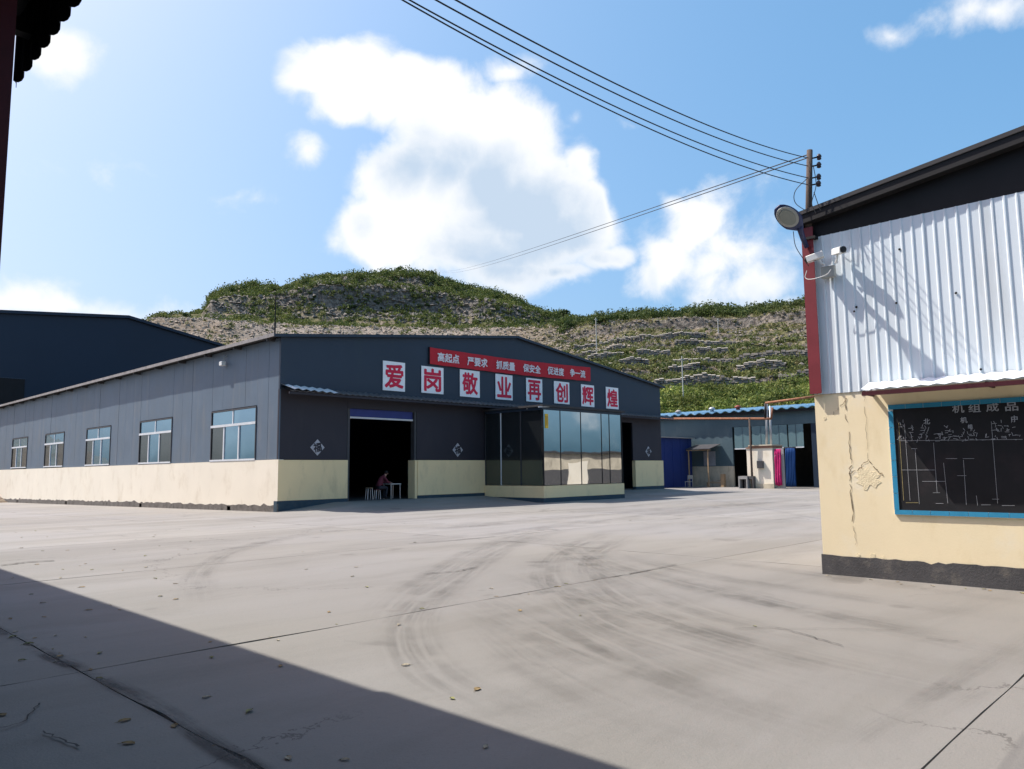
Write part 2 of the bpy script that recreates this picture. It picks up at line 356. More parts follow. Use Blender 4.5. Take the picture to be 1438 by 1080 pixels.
def text_mesh(body, size, bold=0.0, extrude=0.0, fit=None):
    cu = bpy.data.curves.new('lettering', 'FONT'); cu.body = body; cu.size = size; cu.extrude = 0
    cu.align_x = 'CENTER'; cu.align_y = 'CENTER'; cu.resolution_u = 2
    ob = bpy.data.objects.new('lettering', cu); col.objects.link(ob)
    dg = bpy.context.evaluated_depsgraph_get(); dg.update()
    me = bpy.data.meshes.new_from_object(ob.evaluated_get(dg))
    bpy.data.objects.remove(ob); bpy.data.curves.remove(cu)
    co = np.array([v.co[:] for v in me.vertices]).reshape(-1, 3); fs = [tuple(p_.vertices) for p_ in me.polygons]
    bpy.data.meshes.remove(me)
    lo, hi = co[:, :2].min(0), co[:, :2].max(0); co[:, :2] -= (lo+hi)/2
    if fit: co[:, :2] *= (np.array(fit)-2*bold)/np.maximum(hi-lo, 1e-4)
    # a bolder brush: the glyph laid a few times with small shifts, each layer a hair prouder
    sh = [(0, 0)] + ([(bold*math.cos(k*math.pi/4), bold*math.sin(k*math.pi/4)) for k in range(8)] if bold else [])
    vs, ff = [], []
    for k, (dx, dy) in enumerate(sh):
        o = len(vs); vs += [(x+dx, y+dy, z+.0006*k) for x, y, z in co]; ff += [tuple(i+o for i in f) for f in fs]
    me = bpy.data.meshes.new('lettering'); me.from_pydata(vs, [], ff); me.update(); return me
def text(name, body, size, loc, rot, material, parent=None, **kw):
    me = text_mesh(body, size, **kw); me.materials.append(MATS[material])
    o = link(name, me, parent, loc); o.rotation_euler = rot; return o
ROT_Y = (R(90), 0, 0)              # lettering on a wall that faces -Y
ROT_X = (R(90), 0, R(-90))         # lettering on a wall that faces -X

# ------------------------------------------------------------------ the yard
AX0, AX1, AY0, AY1 = 15.93, 44.4, 29.0, 76.5        # workshop footprint
def gz(x, y): return -0.0125*max(0.0, y-27.0) if x < 17 else 0.0
me_ = MB()
gx = [-600, -60, 17, 60, 80, 600]; gy = [-400, -40, 27, 80, 120, 700]
me_.add([(-700, -500, -0.95), (700, -500, -0.95), (700, 900, -0.95), (-700, 900, -0.95)], [(0, 1, 2, 3)])
ground = tag(me_.build('ground', 'soil'), kind='structure')
bed = MB()
for x0, x1, y0, y1 in ((-40, 17, -30, 27), (-40, 17, 27, 82), (17, 75, -30, 60)):
    bed.add([(x0, y0, gz(x0, y0)-.03), (x1, y0, gz(x1-1, y0)-.03), (x1, y1, gz(x1-1, y1)-.03), (x0, y1, gz(x0, y1)-.03)], [(0, 1, 2, 3)])
yard = tag(bed.build('yard', 'joint'), kind='structure')
def slab(x0, x1, y0, y1, gap):
    n = 14; pts = []
    def edge(ax, ay, bx_, by):
        for i in range(n):
            f = i/n; x, y = ax+(bx_-ax)*f, ay+(by-ay)*f
            j = 0 if i == 0 else gap*random.uniform(-.5, .5)
            if random.random() < 0.08 and i: j -= gap*1.5
            nx, ny = (by-ay), -(bx_-ax); L = math.hypot(nx, ny); pts.append((x+nx/L*j, y+ny/L*j))
    g = gap/2
    edge(x0+g, y0+g, x1-g, y0+g); edge(x1-g, y0+g, x1-g, y1-g); edge(x1-g, y1-g, x0+g, y1-g); edge(x0+g, y1-g, x0+g, y0+g)
    top = [(x, y, gz(min(x, 16.9) if x0 < 16 else 20, y)) for x, y in pts]
    mb = MB(); k = len(top)
    vs = top + [(x, y, z-.028) for x, y, z in top]
    mb.add(vs, [tuple(range(k))] + [(i, k+i, k+(i+1) % k, (i+1) % k) for i in range(k)])
    return mb.build('slab', 'concrete', yard)
ys = [-28, -21.5, -15.5, -9.6, -4.2, 1.42, 7.02, 13.35, 19.6, 27.0]
xs = [-38, -30, -22, -14, -8.0, -3.0, 2.15, 12.4, 22.6, 33.0, 43.4, 53.6, 64.0]
for i in range(len(xs)-1):
    for j in range(len(ys)-1):
        slab(xs[i], xs[i+1], ys[j], ys[j+1], 0.015 if xs[i] < 13 else 0.016)
for y0, y1 in zip([27, 33, 39, 45, 51, 57, 63, 69], [33, 39, 45, 51, 57, 63, 69, 75]):
    for i in range(4, 7): slab(xs[i], xs[i+1] if i < 6 else 10, y0, y1, 0.016)
    slab(10, 16.6, y0, y1, 0.016)
for y0, y1 in ((27, 34), (34, 41), (41, 50)): slab(44.9, 58.0, y0, y1, 0.016)
# raised apron in front of the doors
ap = MB()
FZ = 0.28
ap.add([(15.9, 28.99, -.02), (15.9, 27.0, -.02), (18.2, 25.6, .004), (27.0, 25.2, .004), (27.6, 25.2, .004), (18.6, 27.6, FZ*.8), (18.6, 28.99, FZ), (27.6, 28.99, FZ)],
       [(0, 1, 5, 6), (1, 2, 5), (2, 3, 4, 5), (5, 4, 7, 6)])
ap.add([(34.3, 28.99, FZ-.02), (34.3, 25.0, .004), (44.6, 25.6, .004), (44.6, 28.99, FZ-.06)], [(0, 1, 2, 3)])
tag(ap.build('apron', 'concrete'), kind='structure')

# tyre marks and damp seams: thin sheets over the slabs
def decal_mat(name, c, amt, lo=0.35, hi=0.75, sc_=(3.0, 18.0)):
    mm = bpy.data.materials.new(name); mm.use_nodes = True; t = mm.node_tree; t.nodes.clear()
    uv = N(t, 'ShaderNodeUVMap'); s = N(t, 'ShaderNodeSeparateXYZ'); t.links.new(uv.outputs[0], s.inputs[0])
    u, v = s.outputs[0], s.outputs[1]
    a = mth(t, 'SUBTRACT', 1.0, mth(t, 'ABSOLUTE', mth(t, 'MULTIPLY_ADD', v, 2.0, -1.0)))
    prof = ss(t, a, 0.0, 0.9)
    p = N(t, 'ShaderNodeNewGeometry').outputs['Position']
    c1 = N(t, 'ShaderNodeCombineXYZ'); t.links.new(mth(t, 'MULTIPLY', u, sc_[0]*0.1), c1.inputs[0]); t.links.new(mth(t, 'MULTIPLY', v, sc_[1]*0.35), c1.inputs[1])
    t.links.new(N(t, 'ShaderNodeObjectInfo').outputs['Random'], c1.inputs[2])
    ns = noise(t, c1.outputs[0], 1.6, 5, 0.6); ng = noise(t, p, 1.7, 5, 0.65)
    fac = mth(t, 'MULTIPLY', mth(t, 'MULTIPLY', prof, ss(t, ns.outputs['Fac'], 0.3, 0.62)), mth(t, 'MULTIPLY', ss(t, ng.outputs['Fac'], lo, hi), amt))
    ends = N(t, 'ShaderNodeAttribute', attribute_name='fade'); fac = mth(t, 'MULTIPLY', fac, ends.outputs['Fac'])
    d = N(t, 'ShaderNodeBsdfPrincipled'); d.inputs['Base Color'].default_value = (*c, 1); d.inputs['Roughness'].default_value = 0.85
    tr = N(t, 'ShaderNodeBsdfTransparent'); mx = N(t, 'ShaderNodeMixShader')
    t.links.new(fac, mx.inputs[0]); t.links.new(tr.outputs[0], mx.inputs[1]); t.links.new(d.outputs[0], mx.inputs[2])
    o = N(t, 'ShaderNodeOutputMaterial'); t.links.new(mx.outputs[0], o.inputs[0]); MATS[name] = mm
decal_mat('tyre', (0.066, 0.060, 0.052), 0.27, 0.22, 0.72)
decal_mat('damp', (0.045, 0.042, 0.040), 0.85, 0.36, 0.62, (6, 6))
def catmull(P, per=10):
    P = [2*P[0]-P[1]] + P + [2*P[-1]-P[-2]]; out = []
    for i in range(1, len(P)-2):
        for k in range(per):
            s = k/per; a, b_, c, d = P[i-1:i+3]
            out.append(0.5*((2*b_) + (c-a)*s + (2*a-5*b_+4*c-d)*s*s + (3*b_-a-3*c+d)*s**3))
    return out + [P[-2]]
DZ = [0.004]
def strip(name, pts, width, material, z=None):
    P = catmull([Vector((q[0], q[1], 0)) for q in pts]); DZ[0] += 0.0004
    z = DZ[0] if z is None else z
    vs = []; k = len(P); L = 0; us = []
    for i, q in enumerate(P):
        tn = (P[min(i+1, k-1)]-P[max(i-1, 0)]).normalized(); nn = Vector((-tn.y, tn.x, 0))
        if i: L += (P[i]-P[i-1]).length
        us.append(L)
        for s in (-1, 1): vs.append(q + nn*s*width/2 + Vector((0, 0, z + (gz(q.x, q.y)))))
    fs = [(2*i, 2*i+1, 2*i+3, 2*i+2) for i in range(k-1)]
    fs = [f[::-1] for f in fs]
    me = bpy.data.meshes.new(name); me.from_pydata([tuple(v) for v in vs], [], fs); me.materials.append(MATS[material])
    uvl = me.uv_layers.new(name='UVMap')
    for lp in me.loops: uvl.data[lp.index].uv = (us[lp.vertex_index//2], lp.vertex_index % 2)
    at_ = me.attributes.new('fade', 'FLOAT', 'POINT')
    for i in range(len(vs)): at_.data[i].value = min(1, (us[i//2])/3.0, (L-us[i//2])/3.0)
    return link(name, me, yard)
def gp(px, py): q = at(px, py, Z=0); return (q.x, q.y)
TR = [([(800, 742), (720, 765), (640, 815), (580, 870), (600, 935), (680, 985), (790, 1032), (960, 1085)], .34),
      ([(700, 800), (850, 850), (1050, 910), (1250, 960), (1437, 1000)], .45), ([(640, 830), (780, 900), (960, 970), (1150, 1030), (1300, 1075)], .45), ([(900, 800), (1100, 850), (1300, 895), (1500, 940)], .42),
      ([(770, 740), (680, 768), (600, 810), (545, 850), (520, 890)], .30),
      ([(860, 745), (790, 775), (770, 815), (840, 870), (960, 915), (1100, 960), (1250, 1005)], .34),
      ([(890, 750), (830, 785), (850, 830), (950, 875), (1090, 915), (1240, 950), (1400, 985)], .32),
      ([(800, 760), (850, 790), (960, 820), (1100, 850), (1250, 880), (1437, 915)], .34),
      ([(760, 755), (830, 795), (930, 840), (1060, 880), (1220, 915), (1400, 950)], .30),
      ([(840, 770), (950, 800), (1100, 825), (1280, 850), (1500, 880)], .30),
      ([(930, 780), (1050, 795), (1180, 812), (1320, 830), (1500, 856)], .28),
      ([(1460, 885), (1380, 930), (1290, 985), (1210, 1035), (1130, 1090)], .17),
      ([(1480, 915), (1390, 965), (1310, 1015), (1220, 1085)], .15),
      ([(1440, 905), (1350, 955), (1260, 1010), (1170, 1085)], .10),
      ([(280, 850), (285, 800), (340, 770), (440, 750), (560, 738)], .30),
      ([(500, 745), (640, 740), (780, 728), (940, 715), (1100, 705)], .8),
      ([(560, 760), (700, 748), (860, 730), (1010, 712), (1120, 702)], .6),
      ([(700, 830), (800, 880), (930, 945), (1050, 1000), (1180, 1060)], .38),
      ([(650, 860), (740, 930), (850, 990), (980, 1040), (1100, 1085)], .30)]
for q, w in TR: strip('tyre_mark', [gp(*a) for a in q], w*(2.5 if w > .2 else 1.8), 'tyre')
strip('damp_seam', [(2.15, 0.5), (2.12, 4.0), (2.2, 6.0), (2.1, 9.6), (2.2, 14)], .22, 'damp')
strip('damp_seam', [gp(-30, 1060), gp(5, 1050), gp(60, 1040), (gp(110, 1052)), gp(150, 1050)], .30, 'damp')
strip('damp_seam', [gp(130, 962), gp(180, 978), gp(230, 1010)], .16, 'damp')
# thin open cracks
def crack(pts, w):
    P = [Vector((*gp(*q), 0.0)) for q in pts]; out = []
    for a, b_ in zip(P, P[1:]):
        for k in range(8): out.append(a.lerp(b_, k/8) + Vector((random.uniform(-.018, .018), random.uniform(-.018, .018), 0)))
    out.append(P[-1]); mb = MB(); DZ[0] += .0003
    vs = []
    for i, q in enumerate(out):
        tn = (out[min(i+1, len(out)-1)]-out[max(i-1, 0)]).normalized(); nn = Vector((-tn.y, tn.x, 0))*w*random.uniform(.25, .6)
        vs += [q-nn+Vector((0, 0, DZ[0])), q+nn+Vector((0, 0, DZ[0]))]
    mb.add(vs, [(2*i, 2*i+2, 2*i+3, 2*i+1) for i in range(len(out)-1)]); mb.build('crack', 'joint', yard)
crack([(1027, 884), (1090, 882), (1130, 893), (1183, 908)], .012)
crack([(1300, 898), (1345, 902)], .01); crack([(1090, 884), (1150, 884), (1260, 886)], .007)
crack([(594, 807), (640, 803), (672, 797)], .03); crack([(573, 764), (640, 759), (695, 754)], .035); crack([(740, 790), (768, 789)], .03)
crack([(833, 814), (880, 808), (950, 793)], .02); crack([(0, 1025), (30, 1018), (55, 990)], .012); crack([(60, 1030), (110, 1052)], .016)
crack([(0, 795), (40, 790), (76, 788)], .06)

# ------------------------------------------------------------------ the long workshop (gable front in shade, side wall in sun)
EV, RX, RZ = 7.25, 30.2, 8.86
A = thing('factory_workshop', 'long low workshop with dark gable front, cream plinth and row of windows', 'building', (AX0, AY0, 0))
def roofz(x): return EV + (RZ-EV)*(x-AX0)/(RX-AX0) if x < RX else EV-.15 + (RZ-EV+.15)*(AX1-x)/(AX1-RX)
def facade(poly, y0, y1, name, material, parent): return MB().prism([(x, y0, z) for x, z in poly], (0, y1-y0, 0)).build(name, material, parent)
AWZ = 5.05
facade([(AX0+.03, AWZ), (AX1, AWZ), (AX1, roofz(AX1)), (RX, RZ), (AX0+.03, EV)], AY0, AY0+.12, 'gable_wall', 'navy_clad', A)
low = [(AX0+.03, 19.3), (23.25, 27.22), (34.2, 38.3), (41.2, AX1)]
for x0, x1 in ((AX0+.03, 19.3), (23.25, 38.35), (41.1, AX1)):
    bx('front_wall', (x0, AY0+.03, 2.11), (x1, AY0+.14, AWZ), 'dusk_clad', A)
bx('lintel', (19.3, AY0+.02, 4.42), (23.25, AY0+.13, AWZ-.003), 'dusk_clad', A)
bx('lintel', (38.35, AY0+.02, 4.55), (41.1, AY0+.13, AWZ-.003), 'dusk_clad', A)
bx('plinth', (AX0+.002, AY0-.0615, .42), (AX0+.2415, AY0-.0565, 2.10), 'cream', A)  # thin facing keeps the shaded-front cream on the corner block
for x0, x1 in ((AX0-.03, 19.3), (23.25, 38.3), (41.2, AX1+.05)):
    bx('plinth', (max(x0, AX0+.243), AY0-.06, 0.42), (x1, AY0+.2, 2.10), 'cream', A)
    bx('plinth_band', (x0-.003, AY0-.075, -.15), (x1+.003, AY0+.19, 0.417), 'blue_band', A)
bx('door_jamb', (23.10, AY0-.02, FZ), (23.247, AY0+.5, 2.1), 'cream', A)
for x in (19.32, 23.10): bx('door_jamb', (x, AY0+.03, 2.11 if x > 20 else FZ), (x+.12, AY0+.3, 4.41), 'frame_dark', A)
sh = bx('roller_shutter', (19.45, AY0+.15, 4.06), (23.08, AY0+.22, 4.42), 'shutter_blue', A)
bx('shutter_bar', (19.46, AY0+.10, 3.98), (23.07, AY0+.24, 4.055), 'frame_white', sh)
# side wall: plinth, cladding panels round five windows
def zb(y): return 0.24 - 0.0118*(y-29)
MB().prism([(AX0, AY0-.055, -.2), (AX0, AY1, -.9), (AX0, AY1, 2.02), (AX0, AY0-.055, 2.12)], (.24, 0, 0)).build('side_plinth', 'cream_lit', A)
fy = [AY0-.08+k*.28 for k in range(int((AY1-AY0)/.28)+1)]
fz = [zb(y_)-.02+random.uniform(-.04, .05)+(.12*random.random() if random.random() < .07 else 0) for y_ in fy]
MB().prism([(AX0-.03, y_, z_) for y_, z_ in zip(fy, fz)] + [(AX0-.03, fy[-1], -1.1), (AX0-.03, fy[0], -.3)], (.06, 0, 0)).build('side_footing', 'rough_plinth', A)
bx('footing_core', (AX0+.035, AY0-.07, -1.1), (AX0+.24, AY1, -.36), 'rough_plinth', A)
for y in (33.2, 43.6, 56.5, 68.5): bx('drain_hole', (AX0-.03, y-.16, zb(y)-.36), (AX0+.05, y+.16, zb(y)-.08), 'black_steel', A)
wins = [(30.95+8.95*k, 35.35+8.95*k) for k in range(5)]
segs = []; y = AY0
for a, b_ in wins: segs += [(y, a, 0), (a, b_, 1)]; y = b_
segs.append((y, AY1, 0))
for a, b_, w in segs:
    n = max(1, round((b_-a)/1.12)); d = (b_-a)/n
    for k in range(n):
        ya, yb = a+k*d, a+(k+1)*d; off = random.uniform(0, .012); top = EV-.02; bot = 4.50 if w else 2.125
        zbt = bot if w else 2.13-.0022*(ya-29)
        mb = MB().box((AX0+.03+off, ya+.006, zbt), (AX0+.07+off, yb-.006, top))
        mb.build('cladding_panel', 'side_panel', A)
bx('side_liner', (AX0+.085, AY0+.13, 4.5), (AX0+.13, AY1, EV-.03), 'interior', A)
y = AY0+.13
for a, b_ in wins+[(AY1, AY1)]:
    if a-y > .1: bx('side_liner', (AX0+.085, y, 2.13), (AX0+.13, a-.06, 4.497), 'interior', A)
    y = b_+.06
for wi, (a, b_) in enumerate(wins):
    x0 = AX0+.03; zt, zm, z0 = 4.47, 3.74, 2.15
    f = MB()
    f.box((x0-.035, a+.003, zt-.07), (x0+.06, b_-.003, zt)); f.box((x0-.03, a+.003, z0), (x0+.06, a+.06, zt-.072)); f.box((x0-.03, b_-.06, z0), (x0+.06, b_-.003, zt-.072))
    wf = f.build('window', 'frame_dark', A)
    g = MB(); g.box((x0-.05, a+.02, zm-.05), (x0+.05, b_-.02, zm+.06)); g.box((x0-.045, a+.01, z0-.03), (x0+.07, b_-.01, z0+.05))
    g.box((x0-.02, (a+b_)/2-.04, zm+.062), (x0+.04, (a+b_)/2+.04, zt-.072))
    y1, y2 = a+(b_-a)*.36, a+(b_-a)*.69
    for yy in (y1, y2): g.box((x0-.03, yy-.05, z0+.052), (x0+.04, yy+.05, zm-.052))
    g.build('window_frame', 'frame_white', wf)
    q = [(a+.06, (a+b_)/2-.04, zm+.06, zt-.07, 'window_glass'), ((a+b_)/2+.04, b_-.06, zm+.06, zt-.07, 'window_glass'),
         (a+.06, y1-.05, z0+.05, zm-.05, 'window_glass' if wi in (0, 2) else 'dark_glass'), (y1+.05, y2-.05, z0+.05, zm-.05, 'window_glass'),
         (y2+.05, b_-.06, z0+.05, zm-.05, 'dark_glass')]
    for k, (ya, yb, za, zc, mt) in enumerate(q):
        xo = x0 + .008 + .004*((k+wi) % 3)
        MB().box((xo, ya, za), (xo+.006, yb, zc)).build('pane', mt, wf)
# roof with overhang, corrugated edge line
OH = .36
r = MB()
def rz_(x): return roofz(max(min(x, AX1), AX0)) - (0.106*(AX0-x) if x < AX0 else 0) - (0.106*(x-AX1) if x > AX1 else 0)
prof = [(AX0-OH, rz_(AX0-OH)), (RX, RZ), (AX1+OH, rz_(AX1+OH))]
poly = [(x, z+.02) for x, z in prof] + [(x, z+.09) for x, z in reversed(prof)]
MB().prism([(x, AY0-.16, z) for x, z in poly], (0, AY1+.2-AY0+.16, 0)).build('roof', 'roof_dark', A)
ve = bx('roof_edge', (AX0-OH-.035, AY0-.17, rz_(AX0-OH)+.0), (AX0-OH-.004, AY1+.2, rz_(AX0-OH)+.15), 'roof_edge', A)
for x0, x1 in ((AX0-OH, RX), (RX, AX1+OH)):
    MB().prism([(x0, AY0-.19, rz_(x0)-.02), (x1, AY0-.19, rz_(x1)-.02), (x1, AY0-.19, rz_(x1)+.11), (x0, AY0-.19, rz_(x0)+.11)], (0, .025, 0)).build('verge_trim', 'navy_clad', A)
for k in range(16):
    y = AY0+.5+k*3.0; bx('rafter_end', (AX0-OH+.02, y, rz_(AX0-OH)-.10), (AX0+.02, y+.09, rz_(AX0-OH)+.018), 'roof_dark', A)
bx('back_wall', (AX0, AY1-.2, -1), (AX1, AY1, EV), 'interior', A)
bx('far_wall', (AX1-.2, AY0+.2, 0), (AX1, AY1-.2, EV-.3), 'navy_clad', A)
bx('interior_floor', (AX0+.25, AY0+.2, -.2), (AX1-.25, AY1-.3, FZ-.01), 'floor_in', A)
mb = MB().prism([(29.0, 36.5, 8.7), (31.6, 36.5, 8.7), (31.9, 36.5, 9.45), (30.3, 36.5, 10.0), (28.7, 36.5, 9.45)], (0, 6, 0)); mb.build('roof_monitor', 'roof_dark', A)
# awning across the front
aw = MB(); n = 190
x0a, x1a = 16.0, 44.9
vs = []
for i in range(n+1):
    x = x0a + (x1a-x0a)*i/n; w = .022*math.cos(i*math.pi)
    vs += [(x, AY0-.005, 5.16+w), (x, AY0-.75, 4.95+w), (x, AY0-.005, 5.13+w), (x, AY0-.75, 4.92+w)]
aw.add(vs, [q for i in range(n) for q in ((4*i, 4*i+1, 4*i+5, 4*i+4), (4*i+2, 4*i+6, 4*i+7, 4*i+3), (4*i+1, 4*i+3, 4*i+7, 4*i+5))])
awo = aw.build('awning', 'awning_grey', A)
bx('awning_rail', (x0a, AY0-.72, 4.80), (x1a, AY0-.66, 4.89), 'dusk_clad', awo)
ae = MB(); vs = []
for i in range(13):
    x = 15.95+.19*i; w = .03*math.cos(i*math.pi)
    vs += [(x, AY0-.02, 5.26+w-.006*i), (x, AY0-.85, 5.02+w-.006*i)]
ae.add(vs, [(2*i, 2*i+1, 2*i+3, 2*i+2) for i in range(12)])
ae.build('awning_sheet', 'awning_white', awo)
# mast, floodlight on the side eave
MB().tube([(AX0-.1, AY0+.3, EV-.1), (AX0-.1, AY0+.3, 7.9)], .035, 8).tube([(AX0-.1, AY0+.3, 7.9), (AX0-.1, AY0+.3, 9.0)], .025, 8).build('pipe_mast', 'black_steel')
tag(bpy.data.objects['pipe_mast'], 'thin upright pipe mast at the roof corner of the long workshop', 'mast')
fl = thing('flood_light', 'small white floodlight under the side eave of the long workshop', 'light', (AX0-.1, 34.0, 6.62))
bev(bx('lamp_body', (AX0-.26, 33.86, 6.52), (AX0-.06, 34.14, 6.72), 'white_plastic', fl), .02)
MB().tube([(AX0-.08, 34, 6.70), (AX0-.08, 34, 6.95), (AX0+.04, 34, 7.0)], .02, 6).build('bracket', 'grey_plastic', fl)

# ------------------------------------------------------------------ the glazed office in front
BX0, BX1, BY = 27.66, 34.2, 24.8
G = thing('glazed_office', 'mirror glass office box on cream plinth in front of the workshop', 'office', (BX0, BY, 0))
def ubox(name, zz0, zz1, o, material):   # three-sided low wall
    mb = MB(); mb.box((BX0-o, BY-o, zz0), (BX1+o, BY+.2, zz1)); mb.box((BX0-o, BY+.2, zz0), (BX0+.2, AY0-.08, zz1)); mb.box((BX1-.2, BY+.2, zz0), (BX1+o, AY0-.08, zz1))
    return mb.build(name, material, G)
ubox('plinth', .22, .80, 0, 'cream'); ubox('plinth_band', -.1, .217, .012, 'blue_band')
GT = 4.50
xs_ = [BX0, 29.02, 30.64, 32.36, 33.05, BX1]
for k in range(5):
    MB().box((xs_[k]+.025, BY+.06, .83), (xs_[k+1]-.025, BY+.075, GT)).build('glass_pane', 'mirror_glass' if k != 3 else 'mirror_glass', G)
    if k: bx('mullion', (xs_[k]-.022, BY+.045, .81), (xs_[k]+.022, BY+.10, GT), 'black_steel', G)
ysd = [BY, 26.35, 27.75, AY0-.1]
for k in range(3):
    MB().box((BX0+.06, ysd[k]+.03, .83), (BX0+.075, ysd[k+1]-.03, GT)).build('glass_pane', 'dark_glass', G)
    bx('mullion', (BX0+.04, ysd[k+1]-.03, .81), (BX0+.11, ysd[k+1]+.03, GT), 'frame_white' if k == 1 else 'frame_dark', G)
MB().box((BX1-.075, BY+.1, .83), (BX1-.06, AY0-.1, GT)).build('glass_pane', 'mirror_glass', G)
for x, y in ((BX0+.03, BY+.03), (BX1-.09, BY+.03)): bx('corner_post', (x, y, .805), (x+.07, y+.07, GT+.0), 'black_steel', G)
bx('top_rail', (BX0+.02, BY+.03, GT+.003), (BX1-.02, AY0-.1, GT+.14), 'navy_clad', G)
bx('flat_roof', (BX0-.12, BY-.1, GT+.145), (BX1+.12, AY0-.06, GT+.24), 'roof_dark', G)
for k in range(3): MB().tube([(27.3+.35*k, BY-.05+1.1*k, GT+.10), (28.1+.1*k, BY-.05+1.1*k, GT+.16)], .025, 6).build('tube_lamp', 'frame_white', G)
ys_ = thing('yellow_notice', 'narrow yellow notice stuck on the mirror glass pane', 'notice', (27.98, BY+.04, 3.94))
bx('paper', (27.88, BY+.040, 3.60), (28.10, BY+.046, 4.30), 'sign_yellow', ys_)
for k in range(3): bx('print_line', (27.93+.055*k, BY+.036, 3.72), (27.945+.055*k, BY+.0395, 4.2), 'rust', ys_)

# lettering on the gable
CH = '爱岗敬业再创辉煌'
CX = [(21.17, 22.46), (23.47, 24.88), (25.99, 27.38), (28.55, 29.85), (30.95, 32.29), (33.31, 34.69), (35.8, 37.06), (38.26, 39.55)]
for ch, (x0, x1) in zip(CH, CX):
    mean = dict(zip(CH, ('love', 'post', 'respect', 'work', 'again', 'create', 'radiance', 'brilliance')))[ch]
    cx = (x0+x1)/2; z0, z1 = 5.37+random.uniform(-.03, .03), 6.71+random.uniform(-.04, .04)
    b0 = bx('character_sign', (x0, AY0-.05, z0), (x1, AY0-.025, z1), 'sign_white')
    tag(b0, 'white square panel with red Chinese character %s (%s) above the awning' % (ch, mean), 'sign', 'white panels with red characters')
    text('lettering', ch, 1.2, (cx, AY0-.058, (z0+z1)/2), ROT_Y, 'sign_red', b0, bold=.034, fit=(1.10, 1.14))
bn_ = MB(); vs = []
for i in range(41):
    x = 23.96+12.68*i/40; w = .018*math.sin(i*.9)+.012*math.sin(i*2.3); dz = .10*(i/40)-.07*math.sin(math.pi*i/40)
    vs += [(x, AY0-.10+w*.5, 6.83+dz+.01*math.sin(i*1.7)), (x, AY0-.10+w, 7.66+dz*1.2)]
bn_.add(vs, [(2*i, 2*i+2, 2*i+3, 2*i+1) for i in range(40)])
bo = bn_.build('banner', 'banner_red'); md = bo.modifiers.new('s', 'SOLIDIFY'); md.thickness = .006; md.offset = 1
tag(bo, 'long red cloth banner with small white slogan stretched across the gable', 'banner')
bx('grommet_bar', (23.93, AY0-.10, 6.82), (23.97, AY0-.02, 7.68), 'black_steel', bo)
words = ['高起点', '严要求', '抓质量', '保安全', '促进度', '争一流']
CXB = [25.15, 27.15, 29.25, 31.35, 33.4, 35.4]
for wd, x in zip(words, CXB):
    f = (x-23.96)/12.68; dz = .10*f-.07*math.sin(math.pi*f)
    text('lettering', wd, .5, (x, AY0-.135, 7.24+dz), ROT_Y, 'banner_white', bo, bold=.014, fit=(1.45, .47))
for x, z, nm in ((17.8, 2.64, 'by the building corner'), (25.88, 2.62, 'by the glass office'), (42.84, 2.70, 'past the narrow doorway')):
    d = .35; mb = MB().prism([(x-d, AY0+.012, z), (x, AY0+.012, z-d), (x+d, AY0+.012, z), (x, AY0+.012, z+d)], (0, .014, 0))
    po = tag(mb.build('diamond_poster', 'poster_grey'), 'faded grey diamond paper character on the dark wall ' + nm, 'poster')
    text('lettering', '福', .42, (x, AY0+.008, z), (R(90), R(-8), 0), 'dusk_clad', po, bold=.014)

# ------------------------------------------------------------------ people and furniture in the doorway
def stool(x, y, h, r_, label, top='steel_bright'):
    s = thing('stool', label, 'stool', (x, y, FZ))
    MB().lathe([(r_*.9, h-.03), (r_, h-.02), (r_, h-.005), (r_*.95, h)], (x, y, FZ), n=14).build('seat', top, s)
    for k in range(4):
        th = k*math.pi/2+.6
        MB().tube([(x+r_*.75*math.cos(th), y+r_*.75*math.sin(th), FZ+h-.03), (x+r_*1.0*math.cos(th), y+r_*1.0*math.sin(th), FZ)], .016, 6).build('leg', 'steel_bright', s)
PXX, PYY = 21.75, 30.0
stool(PXX-.05, PYY+.05, .46, .17, 'steel stool that the person in the doorway sits on', 'shirt')
stool(PXX-.62, PYY-.1, .55, .19, 'empty steel stool behind the seated person in the doorway', 'timber')
tb = thing('small_table', 'small white table with bright steel legs in front of the seated person', 'table', (PXX+.72, PYY-.1, FZ))
bev(bx('table_top', (PXX+.42, PYY-.40, FZ+.68), (PXX+1.02, PYY+.25, FZ+.715), 'table_white', tb), .01)
for dx in (.45, .98):
    for dy in (-.36, .2): MB().tube([(PXX+dx, PYY+dy, FZ), (PXX+dx, PYY+dy, FZ+.68)], .016, 6).build('leg', 'steel_bright', tb)
def skinned(name, pts, edges, rad, material, parent=None, root=0, sub=1):
    me = bpy.data.meshes.new(name); me.from_pydata(pts, edges, []); me.materials.append(MATS[material])
    o = link(name, me, parent)
    md = o.modifiers.new('skin', 'SKIN')
    for i, q in enumerate(rad): me.skin_vertices[0].data[i].radius = (q, q) if isinstance(q, float) else q
    me.skin_vertices[0].data[root].use_root = True
    if sub: s = o.modifiers.new('sub', 'SUBSURF'); s.levels = sub; s.render_levels = sub
    return o
def sk_layer(me):
    if not me.skin_vertices: me.skin_vertices.new() if hasattr(me.skin_vertices, 'new') else None
